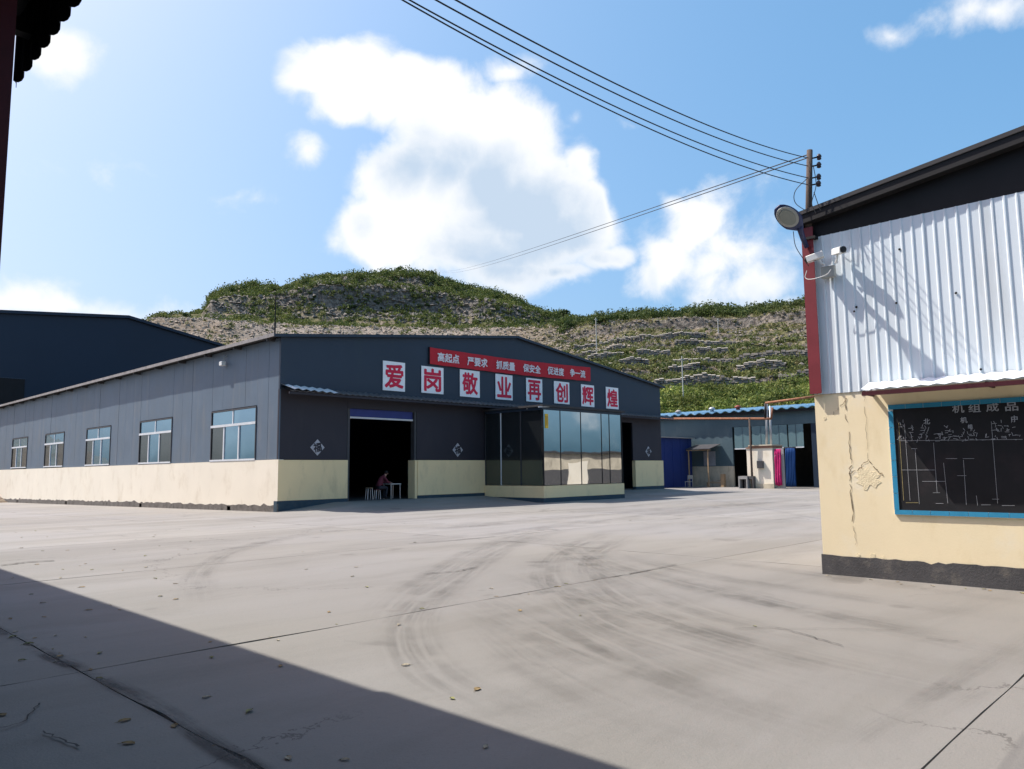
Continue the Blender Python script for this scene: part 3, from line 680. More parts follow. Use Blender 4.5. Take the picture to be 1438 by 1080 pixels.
def person():
    T = thing('person', 'person in a dark red top bent over a small table inside the doorway', 'person', (PXX, PYY, FZ))
    def L(p_): return (PXX+p_[0], PYY+p_[1], FZ+p_[2])
    pts = [(-.05, 0, .54), (.02, 0, .72), (.14, 0, .90), (.25, 0, 1.02), (.32, 0, 1.09), (.40, 0, 1.16), (.45, 0, 1.22),   # pelvis..head
           (-.03, .10, .53), (.40, .13, .54), (.36, .13, .10), (.48, .14, .04),
           (-.03, -.10, .53), (.40, -.13, .54), (.30, -.13, .10), (.42, -.14, .04),
           (.22, .19, .98), (.36, .26, .78), (.56, .12, .77), (.64, .09, .78),
           (.22, -.19, .98), (.36, -.26, .78), (.56, -.12, .77), (.64, -.09, .78)]
    ed = [(0,1),(1,2),(2,3),(3,4),(4,5),(5,6),(0,7),(7,8),(8,9),(9,10),(0,11),(11,12),(12,13),(13,14),(3,15),(15,16),(16,17),(17,18),(3,19),(19,20),(20,21),(21,22)]
    rd = [.14, .14, .15, .13, .065, .075, .085, .10, .075, .05, .045, .10, .075, .05, .045, .065, .05, .04, .035, .065, .05, .04, .035]
    return T, [L(q) for q in pts], ed, rd
T, pp, ee, rr = person()
import bmesh
def skin_obj(name, pts, edges, rad, mats, parent, root=0, pick=None):
    bm = bmesh.new(); lay = bm.verts.layers.skin.verify()
    vs = [bm.verts.new(q) for q in pts]
    for i, v_ in enumerate(vs):
        v_[lay].radius = (rad[i], rad[i]); v_[lay].use_root = (i == root)
    for a, b_ in edges: bm.edges.new((vs[a], vs[b_]))
    me = bpy.data.meshes.new(name); bm.to_mesh(me); bm.free()
    o = bpy.data.objects.new(name, me); col.objects.link(o)
    o.modifiers.new('skin', 'SKIN'); s = o.modifiers.new('sub', 'SUBSURF'); s.levels = s.render_levels = 1
    dg = bpy.context.evaluated_depsgraph_get(); dg.update()
    me2 = bpy.data.meshes.new_from_object(o.evaluated_get(dg)); bpy.data.objects.remove(o)
    me2.materials.clear()
    for x in mats: me2.materials.append(MATS[x])
    for pl in me2.polygons:
        pl.use_smooth = True
        pl.material_index = pick(pl.center) if pick else 0
    return link(name, me2, parent)
def pick(c):
    x, z = c.x-PXX, c.z-FZ
    if z < .06: return 3
    if z < .64 and abs(x) < 2 and not (x > .5 and z > .6): return 1
    if x > .30 and z > 1.04: return 2
    if x > .57 and z > .7: return 2
    return 0
skin_obj('body', pp, ee, rr, ['shirt', 'trousers', 'skin', 'black_plastic'], T, 0, pick)
hv = Vector((PXX+.44, PYY, FZ+1.225))
MB().lathe([(.02, .10), (.07, .085), (.10, .04), (.105, -.01), (.095, -.05)][::-1], hv+Vector((-.02, 0, .02)), (-.25, 0, 1), 14).build('hair', 'hair', T, True)
MB().lathe([(.004, .03), (.016, .0), (.012, -.015)][::-1], hv+Vector((.088, 0, -.045)), (1, 0, -.4), 8).build('nose', 'skin', T, True)
for s in (-1, 1):
    MB().lathe([(.010, .006), (.012, 0)][::-1], hv+Vector((.08, s*.033, -.02)), (1, 0, 0), 8).build('eye', 'black_plastic', T)
    MB().lathe([(.012, .015), (.028, 0)][::-1], hv+Vector((0, s*.088, -.03)), (0, s, 0), 8).build('ear', 'skin', T, True)
    hb = Vector((PXX+.64, PYY+s*.09, FZ+.765))
    for k in range(4): MB().tube([hb+Vector((.0, (k-1.5)*.018, 0)), hb+Vector((.045+.006*(k in (1, 2)), (k-1.5)*.019, -.005)), hb+Vector((.075+.01*(k in (1, 2)), (k-1.5)*.02, -.025))], .009, 6, .007).build('finger', 'skin', T)
    MB().tube([hb+Vector((-.02, -s*.03, 0)), hb+Vector((.02, -s*.055, -.01)), hb+Vector((.045, -s*.05, -.02))], .01, 6, .008).build('thumb', 'skin', T)
# things glimpsed inside the narrow doorway
for k, (x, z, w, hh, mt) in enumerate(((38.7, 3.9, .9, .35, 'board_grey'), (38.9, 2.6, .6, .9, 'quilt_pink'))):
    pass
cr = thing('parts_rack', 'dark shelf rack of dusty parts inside the narrow doorway', 'rack', (39.6, 30.0, FZ))
for x in (38.6, 40.6):
    for y in (29.9, 30.5): bx('upright', (x, y, FZ), (x+.06, y+.06, FZ+3.4), 'black_steel', cr)
for k in range(4): bx('shelf', (38.58, 29.88, FZ+.3+.95*k), (40.68, 30.58, FZ+.35+.95*k), 'rust', cr)
for k in range(14):
    z = FZ+.352+.95*(k % 4); x = 38.7+random.uniform(0, 1.5); h_ = random.uniform(.2, .5)
    bx('stored_part', (x, 29.92+.01*k, z), (x+random.uniform(.2, .4), 30.4, z+h_), random.choice(['cement_block', 'rust', 'board_grey', 'timber']), cr)

# ------------------------------------------------------------------ big hall behind
hp = [(15.9, 16.0), (16.4, 16.05), (27.2, 17.05), (37.7, 15.1), (52, 12.4)]
Hh = thing('tall_hall', 'tall dark blue steel hall rising behind the long workshop', 'building', (27, 80, 0))
facade([(15.9, -1.5), (52, -1.5)] + hp[::-1], 80, 80.3, 'gable_wall', 'hall_clad', Hh)
poly = [(x, z+.02) for x, z in hp] + [(x, z+.3) for x, z in hp[::-1]]
facade(poly, 79.7, 120, 'roof', 'hall_clad', Hh)
wf = bx('window', (16.5, 79.93, 8.0), (18.6, 80.02, 10.25), 'black_steel', Hh)
bx('window_frame', (16.45, 79.9, 10.25), (18.65, 79.99, 10.33), 'navy_clad', wf)
bx('far_wall', (15.9, 119, -1.5), (52, 119.3, 12.3), 'hall_clad', Hh)
bx('side_wall', (15.9, 80.3, -1.5), (16.2, 119, 15.9), 'hall_clad', Hh); bx('side_wall', (51.7, 80.3, -1.5), (52, 119, 12.4), 'hall_clad', Hh)

# ------------------------------------------------------------------ the corner building on the right
BW, BC, BB, BD = 11.6, 4.80, -14.0, 9.0
B = thing('corner_building', 'yellow plastered building with white ribbed cladding and black roof edge', 'building', (BW, BC, 0))
bx('plaster_wall', (BW, BB, .15), (BW+BD, BC, 2.69), 'yellow_plaster', B)
jy = [BB] + [BB+.4+k*.09 for k in range(int((BC-BB-.4)/.09))] + [BC+.018]
ed = [.288+random.uniform(-.012, .006)-(.05*random.random() if random.random() < .10 else 0) for _ in jy]
MB().prism([(BW-.018, y_, z_) for y_, z_ in zip(jy, ed)] + [(BW-.018, BC+.018, -.1), (BW-.018, BB, -.1)], (.05, 0, 0)).build('grey_plinth', 'grey_plinth', B)
bx('end_plinth', (BW+.033, BB, -.1), (BW+BD, BC+.017, .28), 'grey_plinth', B)
# flaked plaster patches with real broken edges
def flake(cy, cz, rr_, n=18, mt='cement_block', t_=.004):
    pts = [(BW-t_, cy+rr_*random.uniform(.55, 1.15)*math.cos(k*2*math.pi/n), cz+rr_*random.uniform(.5, 1.0)*math.sin(k*2*math.pi/n)) for k in range(n)]
    return MB().prism(pts, (t_-.0005, 0, 0)).build('plaster_flake', mt, B)
q = at(1218, 672, X=BW)
mat('crack_brown', (0.20, 0.155, 0.10), 0.95, var=0.4, vscale=12)
mat('plaster_bare', (0.8, 0.69, 0.46), 0.9, var=0.12, vscale=5, stain=(0.50, 0.40, 0.24), stain_amt=0.5, stain_scale=8, bump=0.4)
flake(q.y, q.z, .19, 26, 'plaster_bare')
for px, py, s in ((1225, 783, .07), (1240, 785, .05), (1158, 588, .03), (1175, 575, .025), (1205, 780, .04)):
    q = at(px, py, X=BW); flake(q.y, q.z, s, 9, 'plaster_bare')
def wall_crack(pts, w):
    P = [at(*a, X=BW) for a in pts]; out = []
    for a, b_ in zip(P, P[1:]):
        for k in range(7): out.append(a.lerp(b_, k/7)+Vector((0, random.uniform(-.02, .02), random.uniform(-.014, .014))))
    out.append(P[-1]); vs = []
    for i, q in enumerate(out):
        tn = (out[min(i+1, len(out)-1)]-out[max(i-1, 0)]).normalized(); nn = Vector((0, -tn.z, tn.y))*w*random.uniform(.2, .7)
        vs += [q-nn+Vector((-.006, 0, 0)), q+nn+Vector((-.006, 0, 0))]
    MB().add(vs, [(2*i, 2*i+2, 2*i+3, 2*i+1) for i in range(len(out)-1) if random.random() < .86]).build('wall_crack', 'crack_brown', B)
wall_crack([(1187, 560), (1190, 600), (1196, 640), (1194, 665), (1196, 700), (1199, 745)], .012)
wall_crack([(1194, 665), (1205, 660), (1218, 646), (1232, 660), (1241, 668)], .010)
wall_crack([(1187, 562), (1178, 572), (1170, 582)], .009); wall_crack([(1215, 556), (1217, 610), (1219, 646)], .004)
wall_crack([(1200, 745), (1201, 765)], .004)
# ribbed white cladding sheets
CZ0, CZ1 = 2.69, 5.14
nsh = 22; wsh = (BC-BB)/nsh
base_me = None
for k in range(nsh):
    if base_me is None:
        mb = MB(); prof = []
        nr = 6; pr = wsh/nr
        for i in range(nr):
            y = -i*pr
            prof += [(y, 0), (y-pr*.66, 0), (y-pr*.74, -.013), (y-pr*.86, -.013), (y-pr*.92, 0)]
        prof.append((-wsh, 0))
        vs = []
        for y, d in prof: vs += [(d, y, 0), (d, y, CZ1-CZ0)]
        mb.add(vs, [(2*i, 2*i+2, 2*i+3, 2*i+1) for i in range(len(prof)-1)])
        o = mb.build('cladding_sheet', 'white_clad', B); base_me = o.data
    else:
        o = link('cladding_sheet', base_me, B)
    o.location = (0-.012-.003*(k % 2), -k*wsh, CZ0)
for k in range(26):
    y = BC-.5-(k % 13)*.74-random.uniform(0, .3); z = random.choice([2.86, 3.9, 4.7])+random.uniform(-.05, .05)
    MB().lathe([(.018, 0), (.012, .012)], (BW-.02, y, z), (-1, 0, 0), 8).build('fixing_screw', 'black_steel', B)
bx('inner_wall', (BW+.02, BB, 2.70), (BW+BD, BC-.01, 5.13), 'white_clad', B)
# black gable and roof, rising away from the corner
def bz(y): return 5.52 + .135*(BC-y)
OV = .17
MB().prism([(BW-.006, BC+.05, 5.142), (BW-.006, BB, 5.142), (BW-.006, BB, bz(BB)), (BW-.006, BC+.05, bz(BC)-.1)], (.25, 0, 0)).build('gable_infill', 'black_steel', B)
MB().prism([(BW-OV, BC+.12, bz(BC+.12)-.17), (BW-OV, BB, bz(BB)-.17), (BW-OV, BB, bz(BB)), (BW-OV, BC+.12, bz(BC+.12))], (BD+.4, 0, 0)).build('roof', 'black_steel', B)
MB().prism([(BW-OV-.02, BC+.13, bz(BC+.12)-.03), (BW-OV-.02, BB, bz(BB)-.03), (BW-OV-.02, BB, bz(BB)+.03), (BW-OV-.02, BC+.13, bz(BC+.12)+.03)], (.05, 0, 0)).build('roof_trim', 'roof_dark', B)
# steel column at the corner
c = MB(); cy = BC-.06
c.box((BW-.09, cy-.09, 2.70), (BW-.075, cy+.09, 5.30)); c.box((BW-.072, cy-.006, 2.70), (BW+.03, cy+.006, 5.30)); c.box((BW+.033, cy-.09, 2.70), (BW+.048, cy+.09, 5.30))
c.box((BW-.068, cy+.08, 2.70), (BW+.03, cy+.088, 5.30))
c.build('corner_column', 'red_steel', B)
# blackboard with blue tile border
b0, b1 = at(1250, 569, X=BW), at(1256, 722, X=BW)
Y0, Z1, Z0, YE = 3.74, 2.46, .915, -1.4
K = thing('blackboard', 'long blackboard with chalk table framed in blue tiles under the small awning', 'blackboard', (BW, 1.2, Z0))
bx('board', (BW-.012, YE, Z0+.06), (BW+.01, Y0-.06, Z1-.06), 'board_black', K)
gr_ = MB().box((BW-.020, YE, Z0), (BW+.008, Y0, Z0+.062)); gr_.box((BW-.020, YE, Z1-.062), (BW+.008, Y0, Z1)); gr_.box((BW-.020, Y0-.062, Z0+.063), (BW+.008, Y0, Z1-.063))
gr_.build('tile_bed', 'grout', K)
th_me = MB().box((-.006, 0, 0), (0.0, .226, .064)).build('tile', 'tile_blue', K); tv_me = None
n = 0; y = Y0
while y > YE+.24:
    for z in (Z0-.001, Z1-.063):
        o = th_me if n == 0 else link('tile', th_me.data, K)
        o.location = Vector((BW-.0205-random.uniform(0, .0015), y-.228, z))-world_loc(K); n += 1
    y -= .231
z = Z0+.066; first = None
while z < Z1-.2:
    if first is None: first = MB().box((-.006, 0, 0), (0, .064, .226)).build('tile', 'tile_blue', K); o = first
    else: o = link('tile', first.data, K)
    o.location = Vector((BW-.0205-random.uniform(0, .0015), Y0-.063, z))-world_loc(K); z += .2325
XB = BW-.0165
for chh, px, py in (('机', 1346, 574), ('组', 1369, 573), ('成', 1394, 572), ('品', 1421, 571)):
    q = at(px, py, X=BW); text('chalk_character', chh, .16, (XB, q.y, q.z), ROT_X, 'chalk', K, bold=.002, fit=(.145, .115))
for chh, px, py, s in (('北', 1302, 592, .085), ('机', 1354, 590, .085), ('中', 1425, 588, .085), ('组', 1363, 599, .06)):
    q = at(px, py, X=BW); text('chalk_character', chh, s, (XB, q.y, q.z), ROT_X, 'chalk', K, bold=.0015)
def chalk_line(p0, p1, w=.007, mt='chalk'):
    a, b_ = at(*p0, X=XB), at(*p1, X=XB); d = (b_-a).normalized(); nn = Vector((0, -d.z, d.y))*w/2
    MB().add([a-nn, b_-nn, b_+nn, a+nn], [(0, 1, 2, 3)]).build('chalk_line', mt, K)
def scribble(px, py, s=4.5):
    q = at(px, py, X=XB); mb = MB()
    for k in range(random.randint(4, 6)):
        a = Vector((XB, q.y+random.uniform(-.045, .045)*s/4.5, q.z+random.uniform(-.035, .035)*s/4.5))
        hv_ = random.random() < .5; d = Vector((0, random.uniform(.02, .06), random.uniform(-.008, .008))) if hv_ else Vector((0, random.uniform(-.02, .02), random.uniform(.02, .05)))
        nn = Vector((0, -d.z, d.y)).normalized()*.0028
        mb.add([a-nn, a+d-nn, a+d+nn, a+nn], [(0, 1, 2, 3)])
    mb.build('chalk_scribble', 'chalk', K)
for px, py in ((1266, 597), (1266, 615), (1277, 618), (1281, 602), (1290, 618), (1299, 602), (1304, 617), (1316, 618), (1299, 609), (1330, 617), (1343, 616), (1356, 616), (1371, 615), (1385, 615),
               (1321, 609), (1332, 602), (1335, 609), (1358, 607), (1369, 607), (1400, 615), (1415, 614), (1428, 614), (1402, 597), (1404, 606), (1421, 596), (1420, 606), (1281, 610)): scribble(px, py)
for p0, p1, mt in (((1262, 594), (1269, 703), 'chalk_yellow'), ((1270, 595), (1278, 703), 'chalk'), ((1285, 630), (1291, 708), 'chalk'), ((1262, 619), (1436, 617), 'chalk'), ((1311, 622), (1316, 692), 'chalk'),
                   ((1325, 650), (1331, 707), 'chalk'), ((1266, 660), (1313, 660), 'chalk'), ((1295, 676), (1328, 676), 'chalk'), ((1328, 644), (1344, 644), 'chalk'), ((1352, 644), (1368, 644), 'chalk'),
                   ((1353, 646), (1357, 709), 'chalk'), ((1344, 668), (1357, 668), 'chalk'), ((1371, 696), (1373, 710), 'chalk'), ((1392, 592), (1401, 707), 'chalk'), ((1393, 701), (1403, 701), 'chalk'),
                   ((1378, 709), (1391, 709), 'chalk'), ((1407, 710), (1425, 710), 'chalk'), ((1310, 692), (1320, 692), 'chalk'), ((1272, 706), (1290, 706), 'chalk_yellow'), ((1314, 707), (1325, 707), 'chalk'), ((1280, 630), (1288, 630), 'chalk')):
    chalk_line(p0, p1, .0042, mt)
# small awning above the board
aw2 = MB(); vs = []; n = 110
for i in range(n+1):
    y = 3.96-(3.96-YE)*i/n; w = .010*math.cos(2*math.pi*i/4.0)
    vs += [(BW-.03, y, 2.80+w), (BW-.42, y, 2.67+w)]
aw2.add(vs, [(2*i, 2*i+2, 2*i+3, 2*i+1) for i in range(n)])
AWN = thing('board_awning', 'small corrugated awning with dark red fascia above the blackboard', 'awning', (BW, 1.2, 2.6))
o = aw2.build('corrugated_sheet', 'white_clad', AWN); o.modifiers.new('s', 'SOLIDIFY').thickness = .004
MB().box((BW-.42, YE, 2.585), (BW-.39, 3.95, 2.645)).build('fascia', 'maroon', AWN)
MB().box((BW-.388, 3.92, 2.60), (BW-.001, 3.95, 2.66)).build('end_bracket', 'maroon', AWN)
for y in (2.4, .9, -.6): MB().box((BW-.388, y, 2.60), (BW-.001, y+.03, 2.66)).build('bracket', 'maroon', AWN)

# ------------------------------------------------------------------ pole, insulators, lamp, cameras at the corner
PT = Vector((BW+.0, 4.66, 6.56)); PB_ = Vector((BW-.03, 4.76, 4.95))
PO = thing('utility_pole', 'weathered wooden pole strapped to the red corner column carrying wires', 'pole', tuple(PB_))
MB().tube([PB_, (PB_+PT)/2, PT], .055, 10, .045).build('pole', 'wood_pole', PO, True)
bx('strap', (PB_.x-.10, PB_.y-.16, 5.10), (PB_.x+.09, PB_.y+.06, 5.14), 'black_steel', PO)
INS = []
for k, z in enumerate((6.42, 6.29, 6.10, 5.99)):
    c0 = PB_.lerp(PT, (z-PB_.z)/(PT.z-PB_.z)); q = c0 + Vector((.05, -.13, .01))
    MB().tube([c0, q], .012, 6).build('insulator_pin', 'black_steel', PO)
    MB().lathe([(.018, -.05), (.034, -.04), (.03, -.012), (.04, 0), (.034, .02), (.018, .045)], q, n=12).build('insulator', 'porcelain', PO, True)
    INS.append(c0)
def wire(name, pts, r_, label, group=None, cat='wire'):
    o = MB().tube(pts, r_, 6).build(name, 'wire'); tag(o, label, cat, group); return o
def sag(a, b_, s, n=28):
    a, b_ = Vector(a), Vector(b_)
    return [a.lerp(b_, i/n) - Vector((0, 0, s*4*(i/n)*(1-i/n))) for i in range(n+1)]
ends = [(640, 0, 0), (612, 0, 1), (575, 0, 2), (565, 0, 3)]
for (px, py, k), nm in zip(ends, ('topmost black overhead wire running to the wooden pole', 'second black overhead wire from the top of the wooden pole', 'upper of the paired lower black wires at the wooden pole', 'lowest black overhead wire at the wooden pole')):
    # each wire climbs to a bracket on the canopy eave near the camera
    d = ray(px, py); q = CAM + d*(3.4/d.x)         # where the picture's edge cuts the wire
    a = INS[k] + Vector((-.05, 0, 0)); dd = (q-a); sg = .22+.02*k; e = a + dd*((1.78-a.x)/dd.x); e.z += 4*sg*(1-(q.x-a.x)/(e.x-a.x))
    wire('overhead_wire', sag(a, e, sg), .0065, nm, 'overhead wires')
far = ray(612, 379); fe = CAM + far*(262/math.hypot(far.x, far.y))
for k in range(2): wire('span_wire', sag(PT+Vector((0, 0, -.06-.05*k)), fe+Vector((0, 0, .2-.1*k)), 1.2+.3*k, 60), .009, ('upper' if k == 0 else 'lower')+' thin cable spanning from the wooden pole to the hilltop', 'hill cables')
for pts, nm in (([(1142, 232), (1146, 260), (1140, 285), (1146, 300)], 'loose black cable hanging beside the insulators'), ([(1134, 250), (1117, 268), (1117, 285), (1135, 298)], 'thin cable loop left of the wooden pole above the lamp'),
                ([(1136, 252), (1136, 298)], 'straight thin cable down the face of the wooden pole'), ([(1143, 270), (1150, 290), (1153, 296)], 'short cable slanting to the black roof edge'),
                ([(1114, 325), (1117, 345), (1127, 362), (1136, 374)], 'drooping black cable under the street lamp'), ([(1133, 380), (1131, 390), (1140, 392), (1160, 386), (1167, 378)], 'pale cable looped round the red column under the cameras')):
    P = catmull([at(*q, X=BW-.26) for q in pts], 6)
    o = wire('drop_cable', P, .006, nm, None, 'cable')
    if 'pale' in nm: o.data.materials[0] = MATS['white_plastic']
LA = thing('street_lamp', 'oval street lamp with navy housing on the red corner column', 'street lamp', (BW-.1, 4.76, 4.9))
hc = at(1109, 307, X=10.88); ax = Vector((-.80, .28, .48)).normalized(); nr = Vector((-.55, -.45, -.70)); nr = (nr-ax*nr.dot(ax)).normalized(); sd_ = ax.cross(nr)
MB().tube([(BW-.12, 4.74, 4.98), (BW-.22, 4.75, 5.10), hc-ax*.22], .036, 10, .045).build('arm', 'lamp_navy', LA, True)
mb = MB(); vs = []; rings = []
for i in range(13):
    f = i/12; s = -0.30+f*.58
    wdt = .155*math.sqrt(max(.02, 1-((s+.0)/.30)**2))*(1 if s > -.1 else max(.4, 1+(s+.1)*2.6)); dp = wdt*.55
    for j in range(12):
        th = 2*math.pi*j/12; vs.append(hc+ax*s+sd_*wdt*math.cos(th)-nr*dp*(math.sin(th) if math.sin(th) > 0 else math.sin(th)*.15))
fs = [(i*12+j, i*12+(j+1) % 12, (i+1)*12+(j+1) % 12, (i+1)*12+j) for i in range(12) for j in range(12)] + [tuple(range(12))[::-1], tuple(range(144, 156))]
mb.add(vs, fs).build('housing', 'lamp_navy', LA, True)
def oval(a, b_, off, th, name, mt):
    mb = MB(); n = 28; pts = [hc+ax*(.06+a*math.cos(k*2*math.pi/n))+sd_*b_*math.sin(k*2*math.pi/n)+nr*off for k in range(n)]
    return mb.prism(pts, nr*th).build(name, mt, LA)
oval(.195, .136, .018, .022, 'lens_rim', 'grey_plastic'); oval(.150, .098, .0405, .012, 'lens', 'lamp_lens')
def bullet(name, base, d, L_, label, hood='white_plastic'):
    d = Vector(d).normalized(); b_ = Vector(base); T = thing(name, label, 'camera', tuple(b_))
    e = d.cross(Vector((0, 0, 1))).normalized(); u_ = e.cross(d); w, h_ = .055, .048
    pts = [b_+e*w-u_*h_, b_+e*w+u_*h_*.7, b_+e*w*.6+u_*h_, b_-e*w*.6+u_*h_, b_-e*w+u_*h_*.7, b_-e*w-u_*h_]
    MB().prism(pts, d*L_).build('housing', hood, T)
    MB().lathe([(.048, 0), (.048, .02), (.03, .024)], b_+d*L_, d, 14).build('lens', 'black_plastic', T)
    MB().tube([b_+d*.08-u_*h_, b_+d*.06-u_*.12, b_+d*.02-u_*.17], .016, 8).build('bracket', 'white_plastic', T)
    return T
q = at(1166, 352, X=BW-.25); bullet('security_camera', q+Vector((.12, -.02, 0)), (-.62, -.78, -.12), .22, 'white bullet security camera aimed outwards beside the red column')
q = at(1150, 358, X=BW-.22); bullet('security_camera', q+Vector((.03, -.05, .01)), (-.2, 1, -.22), .24, 'white bullet security camera on the far side of the red column')
q = at(1165, 383, X=BW-.05); jb = bev(bx('junction_box', (BW-.14, q.y-.1, q.z-.09), (BW-.05, q.y+.1, q.z+.09), 'grey_plastic'), .012)
tag(jb, 'beige junction box below the cameras beside the red column', 'box')
q = at(1160, 335+15, X=BW-.1); sp = MB().lathe([(.02, 0), (.06, .06), (.065, .09), (.02, .10)], (BW-.16, 4.66, 4.80), (-.5, -.6, -.2), 12).build('horn_speaker', 'black_plastic', None, True); tag(sp, 'small black horn on the red column just above the cameras', 'horn')

# ------------------------------------------------------------------ near shed at the camera's left: canopy with corrugated skirt
NS = thing('canopy_shed', 'dark shed whose corrugated canopy skirt and post frame the left edge', 'shed', (1.3, 6.7, 0))
vs = []; n = 26*8; sk = MB()
ya, yb = 8.7, -9.0
SKX, SKB, SKT = 1.76, 5.50, 6.22
cnt = int((ya-yb)/.29*8)
for i in range(cnt+1):
    y = ya-(ya-yb)*i/cnt; w = .028*math.cos(2*math.pi*i/8); jag = .035*math.sin(2*math.pi*i/8)
    vs += [(SKX+w, y, SKB+jag), (SKX+w, y, SKT)]
sk.add(vs, [(2*i, 2*i+2, 2*i+3, 2*i+1) for i in range(cnt)])
o = sk.build('corrugated_skirt', 'canopy_sheet', NS); o.modifiers.new('s', 'SOLIDIFY').thickness = .006
MB().prism([(1.80, ya, 6.20), (-9, ya, 7.6), (-9, ya, 7.68), (1.80, ya, 6.26)], (0, yb-ya, 0)).build('canopy_roof', 'canopy_sheet', NS)
bx('eave_beam', (1.60, yb, 6.05), (1.70, 8.3, 6.19), 'black_steel', NS)
bx('post', (1.20, 6.62, -.1), (1.335, 6.78, 6.26), 'maroon', NS)
bx('post', (1.20, -6.2, -.1), (1.335, -6.05, 6.26), 'maroon', NS)
bx('tie_beam', (.2, 7.9, 5.70), (1.73, 8.02, 5.84), 'black_steel', NS)
bx('tie_beam', (.2, 6.64, 6.0), (1.6, 6.76, 6.18), 'black_steel', NS)
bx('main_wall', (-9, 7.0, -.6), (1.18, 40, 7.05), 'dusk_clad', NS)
bx('main_roof', (-9.5, 6.9, 7.06), (1.5, 40.2, 7.22), 'roof_dark', NS)
bx('rear_wall', (-9, -9, -.1), (-8.7, 7.0, 7.5), 'dusk_clad', NS)
bx('end_wall', (-9, -9.2, -.1), (1.2, -9.0, 7.0), 'dusk_clad', NS)  # unseen wall, added to block sky and darken the shade under the canopy
for k, z in enumerate((6.09, 6.02)): bx('wire_bracket', (1.68, 1.2+k*.5, z), (1.8, 1.25+k*.5, z+.03), 'black_steel', NS)

# ------------------------------------------------------------------ low cream building across the yard (mirrored in the office glass)
LB = thing('mirrored_building', 'low cream building across the yard seen only mirrored in the office glass', 'building', (64, -1, 0))
bx('dark_plinth', (44, -6, -.1), (92, -1, 1.55), 'grey_plinth', LB); bx('cream_wall', (44.05, -5.95, 1.553), (91.95, -1.05, 3.2), 'plaster_grey', LB); bx('roof', (43.7, -6.3, 3.203), (92.3, -.7, 3.4), 'roof_dark', LB)
bx('door', (60.5, -1.02, .0), (63.6, -.985, 2.3), 'cream_lit', LB)

# ------------------------------------------------------------------ teal building at the back right
CXW = 58.0
C = thing('teal_building', 'teal clad building with blue corrugated roof beyond the workshop', 'building', (CXW, 30, 0))
bx('wall', (CXW, 31.0, 1.70), (CXW+.15, 44, 6.15), 'teal_clad', C)
bx('plaster_base', (CXW-.02, 31.0, -.1), (CXW+.16, 44, 1.697), 'plaster_grey', C)
bx('wall', (CXW, 18, 4.9), (CXW+.15, 30.997, 6.15), 'teal_clad', C)
bx('wall', (CXW, 18, -.1), (CXW+.15, 24.4, 4.897), 'hall_clad', C)
bx('back_wall', (CXW+7, 18, -.1), (CXW+7.2, 44, 6.1), 'interior', C); bx('end_wall', (CXW, 43.8, -.1), (CXW+7, 44, 6.1), 'teal_clad', C); bx('end_wall', (CXW+.2, 18, -.1), (CXW+7, 18.2, 6.1), 'teal_clad', C)
vs = []; rb = MB(); n = 220
for i in range(n+1):
    y = 17.5+27*i/n; w = .075*math.cos(2*math.pi*i/6.6)
    vs += [(CXW-.55, y, 6.17+w), (CXW+7.6, y, 7.0+w), (CXW-.55, y, 6.12+w)]
rb.add(vs, [q for i in range(n) for q in ((3*i, 3*i+1, 3*i+4, 3*i+3), (3*i+2, 3*i, 3*i+3, 3*i+5))])
rfc = rb.build('roof', 'roof_blue', C)
bx('eave_beam', (CXW-.40, 17.6, 5.86), (CXW-.30, 44.3, 6.03), 'black_steel', C)
for k, (y0, y1) in enumerate(((29.35, 30.8), (27.75, 29.25), (26.3, 27.65), (25.0, 26.2))):
    wf = bx('window', (CXW-.06, y0, 3.05), (CXW+.02, y1, 3.13), 'frame_white', C)
    bx('pane', (CXW-.03, y0, 3.133), (CXW-.015, y1, 4.88), 'teal_glass', wf); bx('mullion', (CXW-.045, (y0+y1)/2-.03, 3.133), (CXW-.032, (y0+y1)/2+.03, 4.87), 'teal_clad', wf)
for y, z, mt in ((36.3, 6.25, 'board_grey'), (33.0, 6.3, 'galvanised'), (30.6, 6.3, 'tank_red')):
    o = MB().lathe([(.16, 0), (.16, .16), (.28, .20), (.27, .30), (.10, .42)], (CXW+.4, y, z), n=14).build('roof_vent', mt, None, True)
    tag(o, {'board_grey': 'grey', 'galvanised': 'bluish metal', 'tank_red': 'rusty red'}[mt]+' roof vent standing on the blue corrugated roof', 'vent')
# porch posts, pipes
P1 = at(1057, 686, Z=0)
o = MB().tube([(P1.x, P1.y, -.02), (P1.x+.05, P1.y+.03, 2.6), (P1.x-.02, P1.y, 5.3)], .09, 8, .07).build('timber_prop', 'wood_pole', None, True); tag(o, 'crooked timber prop standing in front of the cream hut', 'post')
pp_ = MB(); X_ = 54.6
a_, b2, c_, d_ = at(921, 588, X=X_), at(1075, 588, X=X_), at(1075, 566, X=X_), at(1150, 556, X=X_)
o = thing('rusty_pipe', 'rusty overhead pipe running from the workshop to the flues', 'pipe', tuple(b2))
MB().tube([a_, b2, at(1083, 588, X=X_)], .09, 10).build('lower_run', 'rust', o, True); MB().tube([b2, c_], .09, 10).build('riser', 'black_steel', o, True); MB().tube([c_, d_], .09, 10).build('upper_run', 'rust', o, True)
MB().tube([at(1083, 588, X=X_), at(1085, 572, X=X_)], .07, 8).build('riser', 'rust', o, True)
for k, px in enumerate((1077, 1081.5)):
    t0, t1 = at(px, 566+k*4, X=55.0), at(px-.5+k*2, 631, X=55.0)
    o = MB().tube([t1, t0], .085, 10).build('flue_pipe', 'galvanised', None, True); tag(o, ('longer' if k == 0 else 'shorter')+' galvanised flue rising above the cream hut', 'flue')
